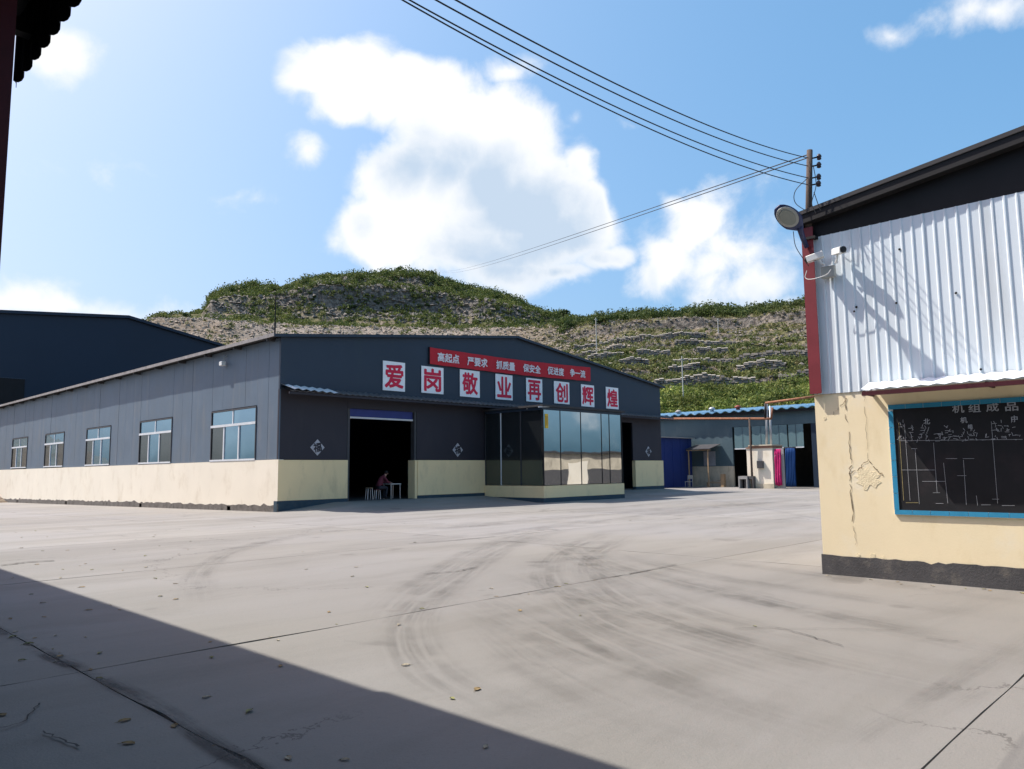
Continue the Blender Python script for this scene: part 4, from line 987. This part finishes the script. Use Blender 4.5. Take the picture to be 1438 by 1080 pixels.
# cream hut
hx, hy0, hy1 = 54.3, 25.85, 27.9
HU = thing('cream_hut', 'small flaking cream hut with meter box in front of the teal building', 'hut', (hx, 26.9, 0))
bx('wall', (hx, hy0, .35), (hx+1.6, hy1, 3.0), 'cream_lit', HU); bx('base', (hx-.03, hy0-.03, -.05), (hx+1.6, hy1+.03, .347), 'plaster_grey', HU)
for k in range(2): bx('brick_course', (hx-.05, hy0-.05, 3.003+.09*k), (hx+1.62, hy1+.05-.2*k, 3.085+.09*k), 'brick_brown', HU)
bx('meter_box', (hx-.22, 26.55, 1.5), (hx-.003, 27.0, 2.05), 'frame_dark', HU)
bx('roof_slab', (hx-.1, hy0-.05, 3.18), (hx+1.7, hy1-.2, 3.26), 'plaster_grey', HU)
# hung board, quilt and curtain
q0, q1 = at(1084, 686, Z=0), at(1104, 686, Z=0)
bd = bx('leaning_board', (54.45, 25.05, 0), (54.55, 25.84, 2.95), 'board_grey'); tag(bd, 'grey board standing between the cream hut and the blue curtain', 'board')
def cloth(name, x, ya_, yb_, z0, z1, mt, label, cat, amp=.05, nf=5):
    mb = MB(); vs = []; n = 40; mrow = 8
    for j in range(mrow+1):
        for i in range(n+1):
            f = i/n; g = j/mrow
            vs.append((x+amp*math.sin(f*nf*2*math.pi+g*1.5)*(1-.6*g)+.02*math.sin(g*9+f*4), ya_+(yb_-ya_)*(f+.03*math.sin(g*5)), z0+(z1-z0)*g+.03*math.sin(f*9)*(1-g)))
    mb.add(vs, [(j*(n+1)+i, j*(n+1)+i+1, (j+1)*(n+1)+i+1, (j+1)*(n+1)+i) for j in range(mrow) for i in range(n)])
    o = mb.build(name, mt, None, True); o.modifiers.new('s', 'SOLIDIFY').thickness = .02; return tag(o, label, cat)
cloth('pink_quilt', 54.36, 25.22, 25.72, .22, 2.9, 'quilt_pink', 'bright pink quilt hung over the grey board by the cream hut', 'quilt', .03, 3)
cloth('blue_curtain', 57.6, 25.6, 26.35, .06, 3.05, 'curtain_blue', 'bright blue plastic curtain under the teal building windows', 'curtain', .07, 6)
rail = bx('curtain_rail', (57.55, 25.5, 3.05), (57.66, 26.45, 3.12), 'frame_dark'); tag(rail, 'dark rail holding the blue plastic curtain', 'rail'); 
for i, (px, l) in enumerate(((1043.5, 'pale cement block with dark hollow beside the timber prop'), (1052, 'dark grey cement block between the pale block and timber prop'))):
    q = at(px, 686, Z=0); T_ = thing('hollow_block', l, 'block', (q.x, q.y, 0)); s = .36; z1 = .92; mt = 'cement_block' if i == 0 else 'grey_plinth'
    mb = MB().box((q.x, q.y-s, 0), (q.x+.7, q.y-s+.09, z1)); mb.box((q.x, q.y+s-.09, 0), (q.x+.7, q.y+s, z1)); mb.box((q.x, q.y-s+.092, z1-.22), (q.x+.7, q.y+s-.092, z1)); mb.box((q.x+.6, q.y-s+.092, 0), (q.x+.7, q.y+s-.092, z1-.223))
    mb.build('block_shell', mt, T_); bx('hollow', (q.x+.5, q.y-s+.093, 0.0), (q.x+.59, q.y+s-.093, z1-.225), 'black_steel', T_)  # black plate paints the deep shade inside the block
# blue shed and yard clutter
SH = thing('blue_shed', 'dark blue sheet metal shed at the end of the workshop', 'shed', (55, 34.7, 0))
for k in range(9): bx('sheet', (52.2+k*.6, 34.62+.012*(k % 2), 0), (52.79+k*.6, 34.68+.012*(k % 2), 4.05), 'shed_blue', SH)
bx('body', (52.22, 34.70, 0), (57.58, 38, 4.0), 'shed_blue', SH); bx('roof', (51.9, 34.35, 4.06), (57.7, 38.2, 4.13), 'board_grey', SH)
LT = thing('lean_to', 'timber lean-to roof frame beside the blue shed', 'lean-to', (56.6, 33, 0))
for y in (32.4, 34.2): bx('post', (56.4, y, 0), (56.48, y+.08, 3.0), 'timber', LT)
bx('rail', (56.37, 32.2, 3.0), (56.49, 34.4, 3.08), 'timber', LT); MB().prism([(56.2, 32.1, 3.10), (57.95, 32.1, 3.5), (57.95, 32.1, 3.55), (56.2, 32.1, 3.15)], (0, 2.3, 0)).build('roof_sheet', 'frame_dark', LT)
nb = bx('wall_panel', (CXW-.07, 32.6, 1.75), (CXW-.025, 33.7, 2.95), 'galvanised'); tag(nb, 'pale metal panel fixed on the teal wall beside the lean-to', 'panel')
q = at(969, 685, Z=0); CHR = thing('metal_chair', 'light metal chair standing in front of the blue shed', 'chair', (q.x, q.y, 0))
for dx in (0, .42):
    for dy in (0, .42): MB().tube([(q.x+dx, q.y+dy, 0), (q.x+dx, q.y+dy, .46 if dx < .2 else 1.0)], .022, 6).build('leg', 'galvanised', CHR)
bx('seat', (q.x-.03, q.y-.03, .46), (q.x+.45, q.y+.45, .50), 'grey_plastic', CHR); bx('backrest', (q.x+.40, q.y-.01, .7), (q.x+.44, q.y+.43, 1.0), 'grey_plastic', CHR)
for k, (px, w, d, hh, mt, l) in enumerate(((984, .8, .6, .7, 'brick_brown', 'brown wooden crate by the grey plaster wall'), (991, .5, .5, .95, 'rust', 'rusty upright drum box beside the brown crate'))):
    q = at(px, 682, Z=0); T_ = thing('crate', l, 'crate', (q.x, q.y, 0))
    for i in range(3): bx('board', (q.x, q.y-w/2, .02+i*hh/3), (q.x+.03, q.y+w/2, (i+1)*hh/3-.02), mt, T_)
    bx('crate_body', (q.x+.031, q.y-w/2+.02, .0), (q.x+d, q.y+w/2-.02, hh-.03), mt, T_)
q = at(1008, 681, Z=0); BE = thing('wood_bench', 'low timber bench with one tall end against the grey plaster wall', 'bench', (q.x-4, q.y-2, 0))
bxx, byy = 57.0, 31.4
bx('end_board', (bxx, byy, 0), (bxx+.35, byy+.28, 1.05), 'timber', BE); bx('plank', (bxx+.02, byy+.283, .30), (bxx+.3, byy+1.6, .38), 'timber', BE); bx('leg', (bxx+.05, byy+1.5, 0), (bxx+.25, byy+1.58, .298), 'timber', BE)
MB().tube([(bxx+.15, byy+.3, .55), (bxx+.15, byy+1.5, .38)], .02, 6).build('brace', 'timber', BE)

# ------------------------------------------------------------------ hill
def pe(px, py): d = ray(px, py); return math.atan2(d.x, d.y), d.z/math.hypot(d.x, d.y)
RP = [(-300, 470), (0, 462), (205, 453), (240, 447), (285, 441), (297, 416), (330, 405), (400, 398), (430, 388), (455, 382), (500, 386), (560, 383), (600, 385), (640, 396), (700, 416), (750, 432), (800, 446), (840, 452), (880, 453), (960, 451), (1010, 454), (1080, 456), (1140, 459), (1300, 465), (1700, 480)]
RA, RE = zip(*[pe(*q) for q in RP])
azpx = lambda px: pe(px, 600)[0]
def vn(x, y, s, seed=0):        # cheap value noise (numpy)
    x = np.asarray(x)/s; y = np.asarray(y)/s
    xi, yi = np.floor(x).astype(int), np.floor(y).astype(int); fx, fy = x-xi, y-yi
    fx, fy = fx*fx*(3-2*fx), fy*fy*(3-2*fy)
    def hsh(i, j): v = np.sin(i*127.1+j*311.7+seed*74.7)*43758.5453; return v-np.floor(v)
    return (hsh(xi, yi)*(1-fx)+hsh(xi+1, yi)*fx)*(1-fy)+(hsh(xi, yi+1)*(1-fx)+hsh(xi+1, yi+1)*fx)*fy
TER = [(72, -1), (78, 1.5), (95, 9.0), (116, 13.6), (116.8, 15.0), (126, 16.5), (126.8, 17.7), (136, 19.3), (136.8, 20.5), (146, 22.2), (146.8, 23.5), (156, 25.4), (156.8, 26.6), (166, 28.9), (166.8, 30.1), (177, 33.2), (178.5, 36.0), (197, 40.0), (215, 40.6), (330, 40), (480, 30)]
SCR = [(72, -1), (85, 2), (120, 11), (150, 21), (166, 27), (178, 31.0), (190, 36.4), (198, 38.6), (205, 39.6), (215, 40.6), (330, 40), (480, 30)]
def hill_z(azv, r_):
    azv = np.asarray(azv, float); r_ = np.asarray(r_, float)
    X, Y = r_*np.sin(azv), r_*np.cos(azv)
    wig = (vn(X, Y, 26, 1)-.5)*7 + (vn(X, Y, 9, 2)-.5)*2.2
    rt = r_ + wig*np.clip((r_-90)/20, 0, 1)*np.clip((205-r_)/12, 0, 1)
    zt = np.interp(rt, *zip(*TER)); zs = np.interp(rt, *zip(*SCR))
    w = np.clip((azv-azpx(700))/(azpx(900)-azpx(700)), 0, 1); w = w*w*(3-2*w)
    z = zt*w + zs*(1-w)
    # ridge/knoll above the bench
    top = CAMZ + 255*np.interp(azv, RA, RE)
    rk = r_ + (vn(X, Y, 18, 3)-.5)*8
    f = np.interp(rk, [208, 216, 229, 233, 242, 246, 257, 280, 480], [0, .04, .34, .62, .72, .84, 1, 1, .6])
    k = np.maximum(top-40.5, 0)*f
    z = z + k
    z = z + ((vn(X, Y, 5, 4)-.5)*1.0 + (vn(X, Y, 2.3, 5)-.5)*.6)*np.clip((r_-75)/15, 0, 1)
    return z*np.interp(azv, [azpx(-300), azpx(40), azpx(215)], [.5, .72, 1.0])
na, nr_ = 420, 230
azs = np.linspace(azpx(-420), azpx(1800), na)
rs = np.concatenate([np.linspace(70, 112, 24), np.linspace(113, 212, 120), np.linspace(213, 262, 62), np.linspace(266, 480, nr_-206)])
AZ, RS = np.meshgrid(azs, rs); Z = hill_z(AZ, RS)
V = np.stack([RS*np.sin(AZ), RS*np.cos(AZ), Z], -1).reshape(-1, 3)
idx = np.arange(na*nr_).reshape(nr_, na)
Fq = np.stack([idx[:-1, :-1], idx[:-1, 1:], idx[1:, 1:], idx[1:, :-1]], -1).reshape(-1, 4)[:, ::-1]
hm = bpy.data.meshes.new('hillside'); hm.from_pydata(V.tolist(), [], Fq.tolist())
mm = bpy.data.materials.new('hill_ground'); mm.use_nodes = True; t = mm.node_tree; b = t.nodes['Principled BSDF']; b.inputs['Roughness'].default_value = .95; b.inputs['Specular IOR Level'].default_value = .1
g = N(t, 'ShaderNodeNewGeometry'); p = g.outputs['Position']; sx = N(t, 'ShaderNodeSeparateXYZ'); t.links.new(g.outputs['True Normal'], sx.inputs[0])
a1 = N(t, 'ShaderNodeAttribute', attribute_name='scree').outputs['Fac']
n1 = noise(t, p, .16, 7, .68); n2 = noise(t, p, .9, 5, .7); n3 = noise(t, p, .05, 4, .6)
grass = mixc(t, ss(t, n2.outputs['Fac'], .35, .65), (.070, .080, .028), (.165, .150, .075))
soil_ = mixc(t, ss(t, n2.outputs['Fac'], .38, .62), (.15, .118, .085), (.27, .225, .175))
rock = mixc(t, ss(t, n2.outputs['Fac'], .38, .64), (.085, .074, .064), (.25, .22, .185))
cc = mixc(t, ss(t, n1.outputs['Fac'], .46, .58), grass, soil_)
cc = mixc(t, mth(t, 'MULTIPLY', a1, ss(t, n1.outputs['Fac'], .30, .44)), cc, mixc(t, ss(t, n3.outputs['Fac'], .4, .6), soil_, (.25, .22, .185)))
cc = mixc(t, mth(t, 'SUBTRACT', 1.0, ss(t, sx.outputs[2], .58, .80)), cc, rock)
t.links.new(cc, b.inputs['Base Color'])
bn = N(t, 'ShaderNodeBump'); bn.inputs['Distance'].default_value = .8; bn.inputs['Strength'].default_value = .9
t.links.new(n2.outputs['Fac'], bn.inputs['Height']); t.links.new(bn.outputs[0], b.inputs['Normal'])
MATS['hill_ground'] = mm; hm.materials.append(mm)
scr = (np.clip((azpx(860)-AZ)/(azpx(860)-azpx(720)), 0, 1)*np.clip((212-RS)/8, 0, 1)).reshape(-1)
hm.attributes.new('scree', 'FLOAT', 'POINT').data.foreach_set('value', scr.astype(np.float32))
hm.update(); hill = link('hillside', hm); tag(hill, kind='structure')
# terrace walls of rough stones, their sunlit top edges painted as paler, tilted capping
def terrace(rw, p0, p1, ht, label, cap=True):
    mb = MB(); n = int((azpx(p1)-azpx(p0))*rw/.62)
    capm = MB()
    for i in range(n):
        a = azpx(p0)+(azpx(p1)-azpx(p0))*i/n; X, Y = rw*math.sin(a), rw*math.cos(a)
        wig = (vn(X, Y, 26, 1)-.5)*7 + (vn(X, Y, 9, 2)-.5)*2.2
        rr_ = rw-.5-wig; 
        for it in range(2):
            X, Y = rr_*math.sin(a), rr_*math.cos(a); wig = (vn(X, Y, 26, 1)-.5)*7 + (vn(X, Y, 9, 2)-.5)*2.2; rr_ = rw-.5-float(wig)
        z0 = float(hill_z(a, rr_-.3)) - .4; zz = z0; top = float(hill_z(a, rr_+1.8))-.1
        rad, tan_ = Vector((math.sin(a), math.cos(a), 0)), Vector((math.cos(a), -math.sin(a), 0))
        if vn(X, Y, 5, 33) < .32: continue
        while zz < top-.1:
            h_ = random.uniform(.22, .48); w_ = random.uniform(.24, .42); d_ = random.uniform(.15, .6)
            c = rad*(rr_-d_*.4) + tan_*random.uniform(-.12, .12)
            q = [c+tan_*sx_*w_*random.uniform(.8, 1.1)+rad*(sy_*.5+(sz_*.16 if sy_ < 0 else 0))+Vector((0, 0, zz+sz_*h_*random.uniform(.9, 1.02))) for sz_ in (0, 1) for sx_, sy_ in ((-1, -1), (1, -1), (1, 1), (-1, 1))]
            mb.add(q, [(0, 3, 2, 1), (4, 5, 6, 7), (0, 1, 5, 4), (1, 2, 6, 5), (2, 3, 7, 6), (3, 0, 4, 7)]); zz += h_
        if cap and vn(X, Y, 6, 41) > .35:
            c = rad*(rr_-.25); q = [c+tan_*sx_*.34+rad*(sy_*.35+(sz_*.5 if sy_ < 0 else 0))+Vector((0, 0, zz-.05+sz_*.20)) for sz_ in (0, 1) for sx_, sy_ in ((-1, -1), (1, -1), (1, 1), (-1, 1))]
            capm.add(q, [(0, 3, 2, 1), (4, 5, 6, 7), (0, 1, 5, 4), (1, 2, 6, 5), (2, 3, 7, 6), (3, 0, 4, 7)])
    T_ = thing('terrace_wall', label, 'stone wall', tuple(Vector((math.sin(azpx((p0+p1)/2)), math.cos(azpx((p0+p1)/2)), 0))*rw), 'dry stone terrace walls on the hillside')
    tag(mb.build('wall_stones', 'stone_wall', T_), kind='stuff')
    if capm.v: tag(capm.build('capping', 'stone_sunlit', T_), kind='stuff')
for rw, p0, p1, l in ((116.4, 925, 1250, 'lowest dry stone terrace wall just above the bright green slope'), (126.4, 895, 1250, 'second dry stone terrace wall up from the bright green slope'),
                      (136.4, 860, 1250, 'third dry stone terrace wall up from the bright green slope'), (146.4, 830, 1120, 'fourth dry stone terrace wall up from the bright green slope'),
                      (156.4, 800, 1060, 'fifth dry stone terrace wall up, beside the slim hill pole'), (166.4, 810, 1000, 'topmost dry stone terrace wall under the wooded ridge')): terrace(rw, p0, p1, 2, l)

# vegetation and rubble: numpy-built stuff meshes
def scatter(n, p0, p1, r0, r1, dens):
    a = rng.uniform(azpx(p0), azpx(p1), n); r_ = rng.uniform(r0, r1, n)
    X, Y = r_*np.sin(a), r_*np.cos(a); keep = rng.random(n) < dens(a, r_, X, Y)
    a, r_ = a[keep], r_[keep]
    return a, r_, np.stack([r_*np.sin(a), r_*np.cos(a), hill_z(a, r_)], -1)
mm = bpy.data.materials.new('foliage'); mm.use_nodes = True; t = mm.node_tree; b = t.nodes['Principled BSDF']; b.inputs['Roughness'].default_value = .7; b.inputs['Specular IOR Level'].default_value = .2
at_c = N(t, 'ShaderNodeAttribute', attribute_name='tint'); t.links.new(at_c.outputs['Color'], b.inputs['Base Color'])
trl = N(t, 'ShaderNodeBsdfTranslucent'); t.links.new(at_c.outputs['Color'], trl.inputs[0]); mx = N(t, 'ShaderNodeMixShader'); mx.inputs[0].default_value = .3
t.links.new(b.outputs[0], mx.inputs[1]); t.links.new(trl.outputs[0], mx.inputs[2]); t.links.new(mx.outputs[0], t.nodes['Material Output'].inputs[0]); MATS['foliage'] = mm
def leaves(name, centers, size, nleaf, lsize, tint, squash=.75, parent=None):
    """clouds of leaf quads round each centre; tint per shrub with per-leaf jitter"""
    n = len(centers); N_ = n*nleaf
    d = rng.normal(size=(N_, 3)); d /= np.linalg.norm(d, axis=1)[:, None]
    rad = rng.random(N_)**.45
    sz = np.repeat(size, nleaf); lump = 1+.28*np.sin(d[:, 0]*3+np.repeat(rng.random(n)*6, nleaf))*np.cos(d[:, 1]*4+d[:, 2]*3)
    c = np.repeat(centers, nleaf, 0) + d*(rad*sz*lump)[:, None]*np.array([1, 1, squash]) + np.array([0, 0, 1])*(sz*squash*.55)[:, None]
    e1 = rng.normal(size=(N_, 3)); e1 /= np.linalg.norm(e1, axis=1)[:, None]
    e2 = np.cross(e1, rng.normal(size=(N_, 3))); e2 /= np.linalg.norm(e2, axis=1)[:, None]
    ls = (np.repeat(lsize, nleaf) if np.ndim(lsize) else lsize)*rng.uniform(.6, 1.4, N_)
    e1 *= ls[:, None]; e2 *= (ls*.6)[:, None]
    vv = np.stack([c-e1, c+e2, c+e1, c-e2], 1).reshape(-1, 3)
    me = bpy.data.meshes.new(name); me.vertices.add(4*N_); me.vertices.foreach_set('co', vv.ravel())
    me.loops.add(4*N_); me.loops.foreach_set('vertex_index', np.arange(4*N_)); me.polygons.add(N_); me.polygons.foreach_set('loop_start', np.arange(0, 4*N_, 4)); me.polygons.foreach_set('loop_total', np.full(N_, 4))
    tc = np.repeat(tint, nleaf, 0)*rng.uniform(.7, 1.35, (N_, 1)); tc = np.concatenate([tc, np.ones((N_, 1))], 1)
    at2 = me.attributes.new('tint', 'FLOAT_COLOR', 'POINT'); at2.data.foreach_set('color', np.repeat(tc, 4, 0).astype(np.float32).ravel())
    me.materials.append(MATS['foliage']); me.update(); me.validate()
    return link(name, me, parent)
def tints(n, a, b_): f = rng.random((n, 1)); return np.array(a)*(1-f)+np.array(b_)*f
P8, P11 = azpx(800), azpx(1100)
def d_shrub(a, r_, X, Y):
    n = vn(X, Y, 11, 11); right = np.clip((a-azpx(740))/(azpx(880)-azpx(740)), 0, 1)
    dn = np.where(n > .42, .92, .20)
    dn = np.where((r_ > 140) & (r_ < 210), dn*(.10+.90*right)*np.where((r_ > 176) & (r_ < 186), .35, 1), dn)
    return dn
a, r_, c = scatter(9000, 190, 1220, 113, 213, d_shrub); n = len(a)
o = leaves('terrace_shrubs', c, rng.uniform(.35, 1.25, n), 40, .20, tints(n, (.050, .080, .024), (.17, .18, .062)), .7); tag(o, 'low green shrubs spread over the hill terraces', 'shrubs', kind='stuff')
a, r_, c = scatter(4200, 880, 1260, 78, 118, lambda a, r_, X, Y: np.where(vn(X, Y, 6, 12) > .3, .95, .5)); n = len(a)
o = leaves('slope_brush', c, rng.uniform(.25, 1.0, n)*(1+.9*(rng.random(n) < .08)), 50, .17, tints(n, (.10, .15, .030), (.24, .27, .07))*(.40+1.0*vn(c[:, 0], c[:, 1], 4.5, 61))[:, None]*np.where(rng.random((n, 1)) < .15, [[.5, .62, .6]], [[1, 1, 1]]), .65); tag(o, 'bright green brush covering the slope above the blue roof', 'shrubs', kind='stuff')
def d_knoll(a, r_, X, Y):
    cl = (r_ > 226) & (r_ < 236); return np.where(cl, np.where(vn(X, Y, 14, 17) > .5, .75, .12), np.where(vn(X, Y, 9, 13) > .36, .95, .30))
a, r_, c = scatter(6000, 200, 860, 206, 272, d_knoll); n = len(a)
o = leaves('knoll_shrubs', c, rng.uniform(.5, 1.7, n), 46, .27, tints(n, (.040, .070, .020), (.150, .175, .050)), .7); tag(o, 'dark green shrubs covering the quarry knoll', 'shrubs', kind='stuff')
a, r_, c = scatter(1500, 780, 1260, 190, 212, lambda a, r_, X, Y: np.full(len(a), .8)); n = len(a)
o = leaves('ridge_shrubs', c, rng.uniform(.8, 2.1, n), 60, .27, tints(n, (.032, .060, .020), (.105, .130, .040)), .8); tag(o, 'dark green shrubs along the ridge line behind the terraces', 'shrubs', kind='stuff')
a, r_, c = scatter(15000, 200, 1230, 113, 212, lambda a, r_, X, Y: np.where(vn(X, Y, 7, 51) > .38, .85, .3)*np.clip(.25+(a-azpx(700))/(azpx(900)-azpx(700)), .12, 1)); n = len(a)
o = leaves('dry_grass', c, rng.uniform(.25, .6, n), 16, .15, tints(n, (.085, .105, .035), (.23, .20, .095)), .6); tag(o, 'tufts of dry yellowish grass over the hill terraces', 'grass', kind='stuff')
a, r_, c = scatter(420, 300, 800, 238, 262, lambda a, r_, X, Y: np.where(vn(X, Y, 10, 23) > .45, .9, .15)); n = len(a)
o = leaves('crest_bushes', c, rng.uniform(1.3, 2.8, n), 130, .28, tints(n, (.035, .065, .018), (.12, .15, .040)), .75); tag(o, 'bigger green bushes along the crest of the knoll', 'bushes', kind='stuff')
a, r_, c = scatter(420, 790, 1240, 184, 206, lambda a, r_, X, Y: np.where(vn(X, Y, 9, 29) > .42, .9, .1)); n = len(a)
o = leaves('ridge_bushes', c, rng.uniform(1.2, 2.6, n), 130, .26, tints(n, (.030, .058, .018), (.10, .13, .036)), .85); tag(o, 'bigger green bushes clumped along the ridge behind the terraces', 'bushes', kind='stuff')
# rubble
def rocks(name, c, size, mt):
    base = np.array([(1,0,0),(-1,0,0),(0,1,0),(0,-1,0),(0,0,1),(0,0,-1)], float); fc = np.array([(0,2,4),(2,1,4),(1,3,4),(3,0,4),(2,0,5),(1,2,5),(3,1,5),(0,3,5)])
    n = len(c); vv = base[None]*size[:, None, None]*rng.uniform(.5, 1.3, (n, 6, 1)); th = rng.random(n)*6.28
    x = vv[..., 0]*np.cos(th)[:, None]-vv[..., 1]*np.sin(th)[:, None]; y = vv[..., 0]*np.sin(th)[:, None]+vv[..., 1]*np.cos(th)[:, None]
    vv = np.stack([x, y, vv[..., 2]*.8], -1)+rng.normal(size=vv.shape)*size[:, None, None]*.15+c[:, None]
    f = (fc[None]+(np.arange(n)*6)[:, None, None]).reshape(-1, 3)
    me = bpy.data.meshes.new(name); me.from_pydata(vv.reshape(-1, 3).tolist(), [], f.tolist()); me.materials.append(MATS[mt]); me.update(); return link(name, me)
a, r_, c = scatter(9000, 190, 900, 150, 208, lambda a, r_, X, Y: np.where(a < azpx(800), .85, .4)); o = rocks('scree_rubble', c, rng.uniform(.15, .62, len(a)), 'rubble'); tag(o, 'grey brown rubble on the bench below the knoll', 'rubble', kind='stuff')
a, r_, c = scatter(9000, 780, 1240, 113, 205, lambda a, r_, X, Y: np.where(vn(X, Y, 8, 15) > .45, .8, .2)); o = rocks('terrace_rubble', c, rng.uniform(.15, .5, len(a)), 'stone_wall'); tag(o, 'loose grey stones scattered over the terraces', 'rubble', kind='stuff')
a, r_, c = scatter(3500, 290, 760, 222, 247, lambda a, r_, X, Y: np.full(len(a), .8)); o = rocks('cliff_boulders', c, rng.uniform(.3, 1.0, len(a)), 'stone_wall'); tag(o, 'dark boulders on the quarry cliff of the knoll', 'rubble', kind='stuff')
# single trees standing against the sky
def tree(px, py, r_, label):
    a, e = pe(px, py); zt = CAMZ+r_*e; g0 = float(hill_z(a, r_))-.15; h_ = max(zt-g0, 1.6); X, Y = r_*math.sin(a), r_*math.cos(a)
    T_ = thing('hill_tree', label, 'tree', (X, Y, g0), 'small trees on the hill skyline')
    tb_ = MB().tube([(X, Y, g0), (X+.1*h_*.2, Y, g0+h_*.5), (X, Y+.05*h_, g0+h_*.92)], .035*h_, 6, .010*h_)
    for k in range(5):
        th = k*1.3+px; z = g0+h_*(.35+.11*k); tb_.tube([(X+.02*h_, Y, z), (X+.24*h_*math.cos(th), Y+.24*h_*math.sin(th), z+.16*h_)], .014*h_, 5, .006*h_)
    tb_.build('trunk', 'bark', T_)
    cs = np.array([(X, Y, g0+h_*.30)]+[(X+.24*h_*math.cos(k*1.3+px), Y+.24*h_*math.sin(k*1.3+px), g0+h_*(.36+.10*k)) for k in range(5)]+[(X, Y, g0+h_*.74)])
    o = leaves('crown', cs, np.full(len(cs), .20*h_)*rng.uniform(.8, 1.25, len(cs)), 70, .045*h_+.05, tints(len(cs), (.022, .048, .018), (.060, .09, .028)), .8, None)
    o.parent = T_; o.location = -Vector(world_loc(T_))
for px, py, r_, l in ((886, 437, 196, 'round small tree left of the slim tree on the ridge'), (904, 433, 198, 'slim tall tree beside the round tree on the ridge'), (960, 443, 200, 'low ridge tree between the slim tree and the pale pole'),
                      (1018, 441, 200, 'pointed ridge tree just beyond the pale pole'), (1062, 446, 200, 'small ridge tree midway between pale pole and red column'), (1121, 449, 198, 'small ridge tree nearest the red column'),
                      (791, 434, 214, 'lone small tree at the foot of the knoll'), (560, 374, 258, 'low tree beside the hilltop cable end'), (232, 440, 214, 'thin shrub tree on the bench left of the knoll'), (262, 439, 214, 'small shrub tree at the foot of the knoll cliff')): tree(px, py, r_, l)
def hpole(px, y0, y1, r_, label, w=.11):
    a, e = pe(px, y1); zt = CAMZ+r_*pe(px, y0)[1]; X, Y = r_*math.sin(a), r_*math.cos(a); zb_ = float(hill_z(a, r_))-.3
    T_ = thing('hill_pole', label, 'pole', (X, Y, zb_), 'slim pale poles on the hillside')
    MB().tube([(X, Y, zb_), (X, Y, zt)], w, 8, w*.75).build('shaft', 'pole_pale', T_); MB().box((X-.5, Y-.05, zt-.5), (X+.5, Y+.05, zt-.38)).build('crossarm', 'pole_pale', T_)
hpole(838, 446, 502, 150, 'slim pale pole on the terraces behind the workshop roof'); hpole(960, 500, 572, 100, 'pale pole rising from the bright green slope above the blue roof', .08)
hpole(1010, 447, 497, 170, 'pale pole on the upper terraces below the ridge'); hpole(1112, 489, 515, 150, 'short pale post on the terraces near the red column', .08)
fa = math.atan2(fe.x, fe.y); fr = math.hypot(fe.x, fe.y); g0 = float(hill_z(fa, fr))-.3
T_ = thing('hill_pole', 'short pole on the crest of the knoll where the cables end', 'pole', (fe.x, fe.y, g0)); MB().tube([(fe.x, fe.y, g0), (fe.x, fe.y, max(fe.z+.4, g0+1.5))], .1, 8).build('shaft', 'wood_pole', T_)

# ------------------------------------------------------------------ fallen leaves
LV = []
for k in range(3):
    mb = MB(); n = 11; vs = []
    for i in range(n):
        f = i/(n-1); w = max(.0008, math.sin(math.pi*f**.85)**.75*(.030+.006*math.sin(f*19+k))); z = .003+.008*math.sin(f*3.1)*(1 if k else .6)
        vs += [(-.055+.11*f, -w, z+.010), (-.055+.11*f, 0, z), (-.055+.11*f, w, z+.006+.004*k)]
    mb.add(vs, [q for i in range(n-1) for q in ((3*i, 3*i+3, 3*i+4, 3*i+1), (3*i+1, 3*i+4, 3*i+5, 3*i+2))])
    mb.tube([(.054, 0, .006+.004*k), (.085, .006, .004)], .0018, 4)
    o = mb.build('fallen_leaf', ['leaf_dry', 'leaf_pale', 'leaf_green'][k]); LV.append(o)
spots = [(168, 857), (245, 1020), (175, 1013), (297, 924), (394, 936), (405, 1066), (484, 1068), (682, 1050), (18, 812), (125, 857), (78, 893), (18, 895), (84, 923), (80, 930), (140, 918), (62, 867), (60, 847), (44, 835), (115, 825), (155, 850), (225, 838), (247, 842), (205, 797),
         (218, 813), (246, 820), (264, 772), (204, 781), (120, 792), (85, 812), (88, 800), (52, 793), (30, 770), (60, 774), (95, 773), (160, 772), (50, 746), (22, 748), (30, 755), (65, 726), (230, 733), (500, 797), (495, 810), (462, 860), (570, 935), (635, 982), (670, 969), (560, 878), (515, 825), (697, 838),
         (690, 827), (815, 865), (730, 858), (430, 800), (660, 740), (885, 731), (120, 895), (40, 905), (180, 1045), (290, 980), (350, 1000), (3, 1005), (425, 775), (1060, 880)]
jl = [(2.15+random.gauss(0, .10), random.uniform(2.5, 13)) for _ in range(26)] + [(random.uniform(2.5, 9), 7.02+random.gauss(0, .10)) for _ in range(12)] + [(11.45-abs(random.gauss(0, .08)), random.uniform(2.2, 4.7)) for _ in range(12)] + [(random.uniform(4, 12), random.uniform(13, 24)) for _ in range(20)]
spots += [None]*len(jl)
for i, sp_ in enumerate(spots):
    q = at(*sp_, Z=0) if sp_ else Vector((*jl[i-len(spots)+len(jl)], 0)); k = i % 3 if i > 8 else (0, 0, 0, 2, 0, 1, 1, 1, 1)[i]
    o = LV[k] if 'label' not in LV[k] else LV[k].copy()
    if 'label' in LV[k]: col.objects.link(o)
    shade_ = q.x < 3.44
    tag(o, ['curled brown', 'pale dry', 'yellowish green'][k]+' fallen leaf lying on the '+('shaded' if shade_ else 'sunlit')+' concrete yard', 'leaf', ['brown', 'pale', 'green'][k]+' fallen leaves '+('in shade' if shade_ else 'in sun'))
    s = random.uniform(.4, .8) if sp_ else random.uniform(.25, .6); o.location = (q.x, q.y, .001+gz(q.x, q.y)); o.rotation_euler = (random.uniform(-.08, .08), random.uniform(-.08, .08), random.uniform(0, 6.3)); o.scale = (s, s, s)
